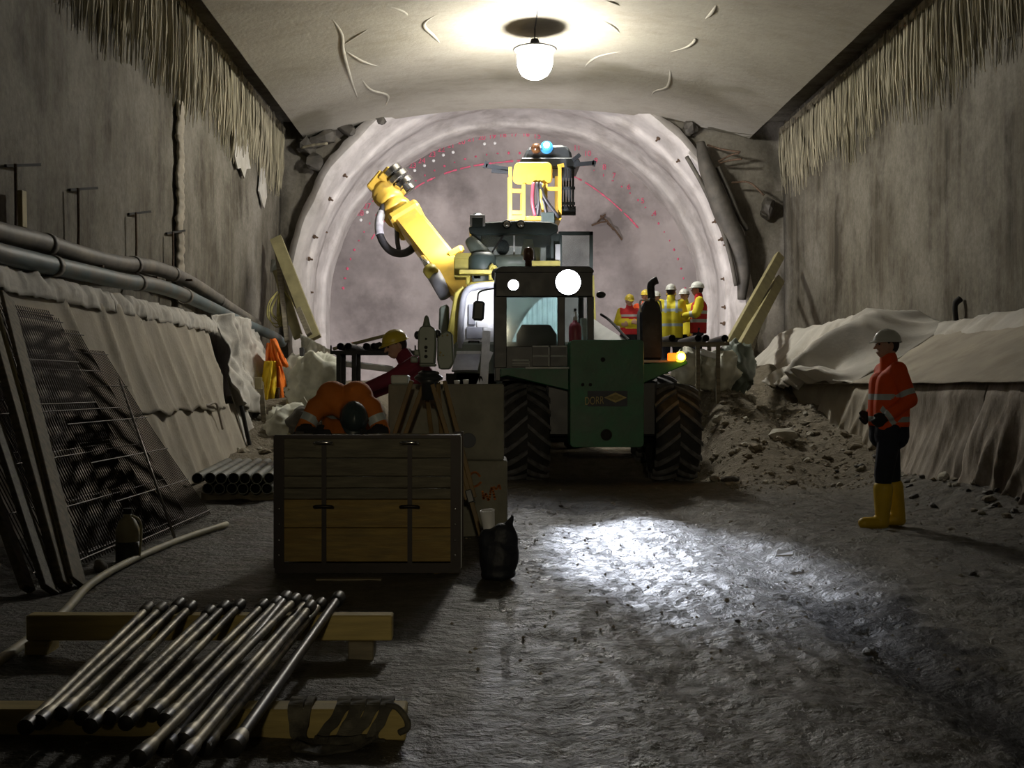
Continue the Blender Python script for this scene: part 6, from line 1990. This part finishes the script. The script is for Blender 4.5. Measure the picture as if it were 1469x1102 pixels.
# workers on the bench
gz_ = lambda x, y: gh(x, y)
far = 'workers standing on the bench'
person('worker seen from behind in yellow jacket and white helmet', (3.43, 20.9, gz_(3.43, 20.9)), -8, m_jyellow, m_navy, m_blackc, m_hwhite, s=.99, voxel=.02, bands=(('torso', .02, .075), ('torso', .30, .355), ('loR', .1, .16), ('loL', .1, .16)), band_mat=m_refl_blue, braces=True, hem=.80, torso_r=1.2,
       J=dict(elR=(.27, .06, 1.18), wrR=(.20, .26, 1.12), elL=(-.27, .06, 1.18), wrL=(-.20, .26, 1.12)))
person('worker in red vest over yellow sleeves with white helmet facing left', (3.95, 20.9, gz_(3.95, 20.9)), 80, m_jred, m_navy, m_blackc, m_hwhite, s=1.0, voxel=.02, sleeve=m_jyellow, bands=(('torso', .06, .12), ('torso', .22, .28), ('loL', .06, .12)), hem=.86, torso_r=1.05,
       J=dict(elL=(-.27, .05, 1.2), wrL=(-.2, .28, 1.16), elR=(.27, .02, 1.18), wrR=(.2, .22, 1.1)))
person('worker in red vest and yellow helmet facing the loader, arms folded', (2.74, 21.6, gz_(2.74, 21.6)), 175, m_jred, m_blackc, m_blackc, m_hyel, s=.90, voxel=.02, sleeve=m_jyellow, bands=(('torso', .14, .20), ('torso', .34, .39)), hem=.95,
       J=dict(elL=(-.28, .05, 1.18), wrL=(.02, .20, 1.14), elR=(.28, .05, 1.18), wrR=(-.02, .22, 1.18)), head=(10, -15))
person('worker in orange vest and yellow helmet half hidden by the exhaust stack', (3.11, 22.0, gz_(3.11, 22)), 170, m_jorange, m_navy, m_blackc, m_hyel, s=.93, voxel=.022, bands=(('torso', .2, .26),))
person('worker with white helmet and yellow jacket just right of the exhaust stack', (3.38, 22.4, gz_(3.38, 22.4)), 150, m_jyellow, m_navy, m_blackc, m_hwhite, s=.93, voxel=.022, bands=(('torso', .2, .26),))
person('worker with white helmet behind, between the yellow and red jackets', (3.92, 22.2, gz_(3.92, 22.2)), 140, m_jyellow, m_navy, m_blackc, m_hwhite, s=.98, voxel=.022, bands=(('torso', .2, .26),))
person('worker with yellow helmet farthest back among the group', (3.74, 22.8, gz_(3.74, 22.8)), 190, m_jorange, m_navy, m_blackc, m_hyel, s=1.0, voxel=.022)

# ------------------------------------------------------------------ rubble
m_rock = M('muck_rock', (0.24, 0.21, 0.155), 0.85, var=0.35, scale=3, bump=.4, bscale=12)
m_rock2 = M('pale_rock', (0.40, 0.38, 0.32), 0.85, var=0.25, scale=3, bump=.4, bscale=12)
m_rock3 = M('dark_wet_rock', (0.05, 0.045, 0.038), 0.5, var=0.4, scale=3, bump=.4, bscale=12)
rock_me = []
for i in range(9):
    bm = bmesh.new()
    bmesh.ops.create_icosphere(bm, subdivisions=2, radius=.5)
    rr = random.Random(i)
    sx3 = (rr.uniform(.8, 1.3), rr.uniform(.7, 1.1), rr.uniform(.45, .8))
    for v in bm.verts:
        n_ = 1 + .45 * noise.noise(v.co * 2.2 + V((i * 5, 0, 0))) + .15 * noise.noise(v.co * 6 + V((i * 3, 1, 0)))
        v.co = V((v.co.x * sx3[0], v.co.y * sx3[1], v.co.z * sx3[2])) * n_
    me = bpy.data.meshes.new('rock')
    bm.to_mesh(me)
    bm.free()
    me.materials.append((m_rock, m_rock2, m_rock3)[i % 3])
    rock_me.append(me)
def rocks(n, region, size, label, group, seed, pick):
    r_ = random.Random(seed)
    k = 0
    tries = 0
    while k < n and tries < n * 30:
        tries += 1
        x, y = region(r_)
        if x is None: continue
        sz = size * r_.uniform(.5, 1.3) * (1.8 if r_.random() < .06 else 1)
        me = rock_me[pick(r_)]
        share('rock', me, (x, y, gh(x, y) + sz * .12), (r_.uniform(-.4, .4), r_.uniform(-.4, .4), r_.uniform(0, 6.28)), (sz, sz, sz), None, label, 'rock', group)
        k += 1
def slope(r_):
    x, y = r_.uniform(3.0, 5.3), r_.uniform(14.2, 19.0)
    return (x, y)
rocks(130, slope, .10, 'loose rock on the muck slope right of the loader', 'rocks on the muck slope', 1, lambda r_: r_.choice((0, 0, 3, 3, 6, 1, 4)))
def foot(r_):
    y = r_.uniform(9.5, 15)
    return (5.3 - abs(r_.gauss(0, .35)), y)
rocks(60, foot, .09, 'loose stone along the foot of the right ledge', 'stones along the right ledge', 2, lambda r_: r_.choice((0, 3, 2, 5, 7)))
def track(r_):
    x, y = r_.uniform(.3, 5.0), r_.uniform(5.0, 13.8)
    if abs(x - 3.67) < .3 and abs(y - 10.2) < .4: return (None, None)
    return (x, y)
rocks(26, track, .035, 'small stone trodden into the muddy track', 'stones on the track', 3, lambda r_: r_.choice((0, 2, 5, 8, 8, 1)))
def leftj(r_):
    return (r_.uniform(-4.0, -2.3), r_.uniform(14.5, 19.5))
rocks(40, leftj, .14, 'loose rock among the junk behind the pipe stack', 'rocks behind the pipe stack', 4, lambda r_: r_.choice((0, 1, 3, 4, 6)))
p = at(1105, 625, .75)
share('rock', rock_me[1], (4.25, 16.1, gh(4.25, 16.1) + .06), (0, 0, .3), (.55, .4, .25), None, 'large flat pale slab of rock on the muck slope', 'rock')
share('rock', rock_me[2], P(1048, 682, 14.4) + V((0, 0, -.05)), (0, 0, .3), (.22, .2, .2), None, 'round dark stone on the floor right of the loader tyre', 'rock')
# gravel nobody could count
gr = MB()
r_ = random.Random(11)
for _ in range(2600):
    if r_.random() < .6:
        x, y = r_.uniform(2.9, 5.35), r_.uniform(13.6, 20)
    else:
        x, y = r_.uniform(-.2, 5.3), r_.uniform(5, 14)
    s_ = r_.uniform(.008, .03) if y > 13.6 else r_.uniform(.005, .014)
    z = gh(x, y)
    c = V((x, y, z + s_ * .2))
    vs = [c + V((r_.uniform(.5, 1.2) * dx, r_.uniform(.5, 1.2) * dy, r_.uniform(.4, .9) * dz)) * s_ for dx, dy, dz in ((1, 0, 0), (-1, 0, 0), (0, 1, 0), (0, -1, 0), (0, 0, 1), (0, 0, -1))]
    gr.add(vs, [(0, 2, 4), (2, 1, 4), (1, 3, 4), (3, 0, 4), (2, 0, 5), (1, 2, 5), (3, 1, 5), (0, 3, 5)])
gr.build('gravel', m_rock, kind='stuff', label='loose gravel strewn over the muddy floor', cat='gravel', org=(3, 12, 0))
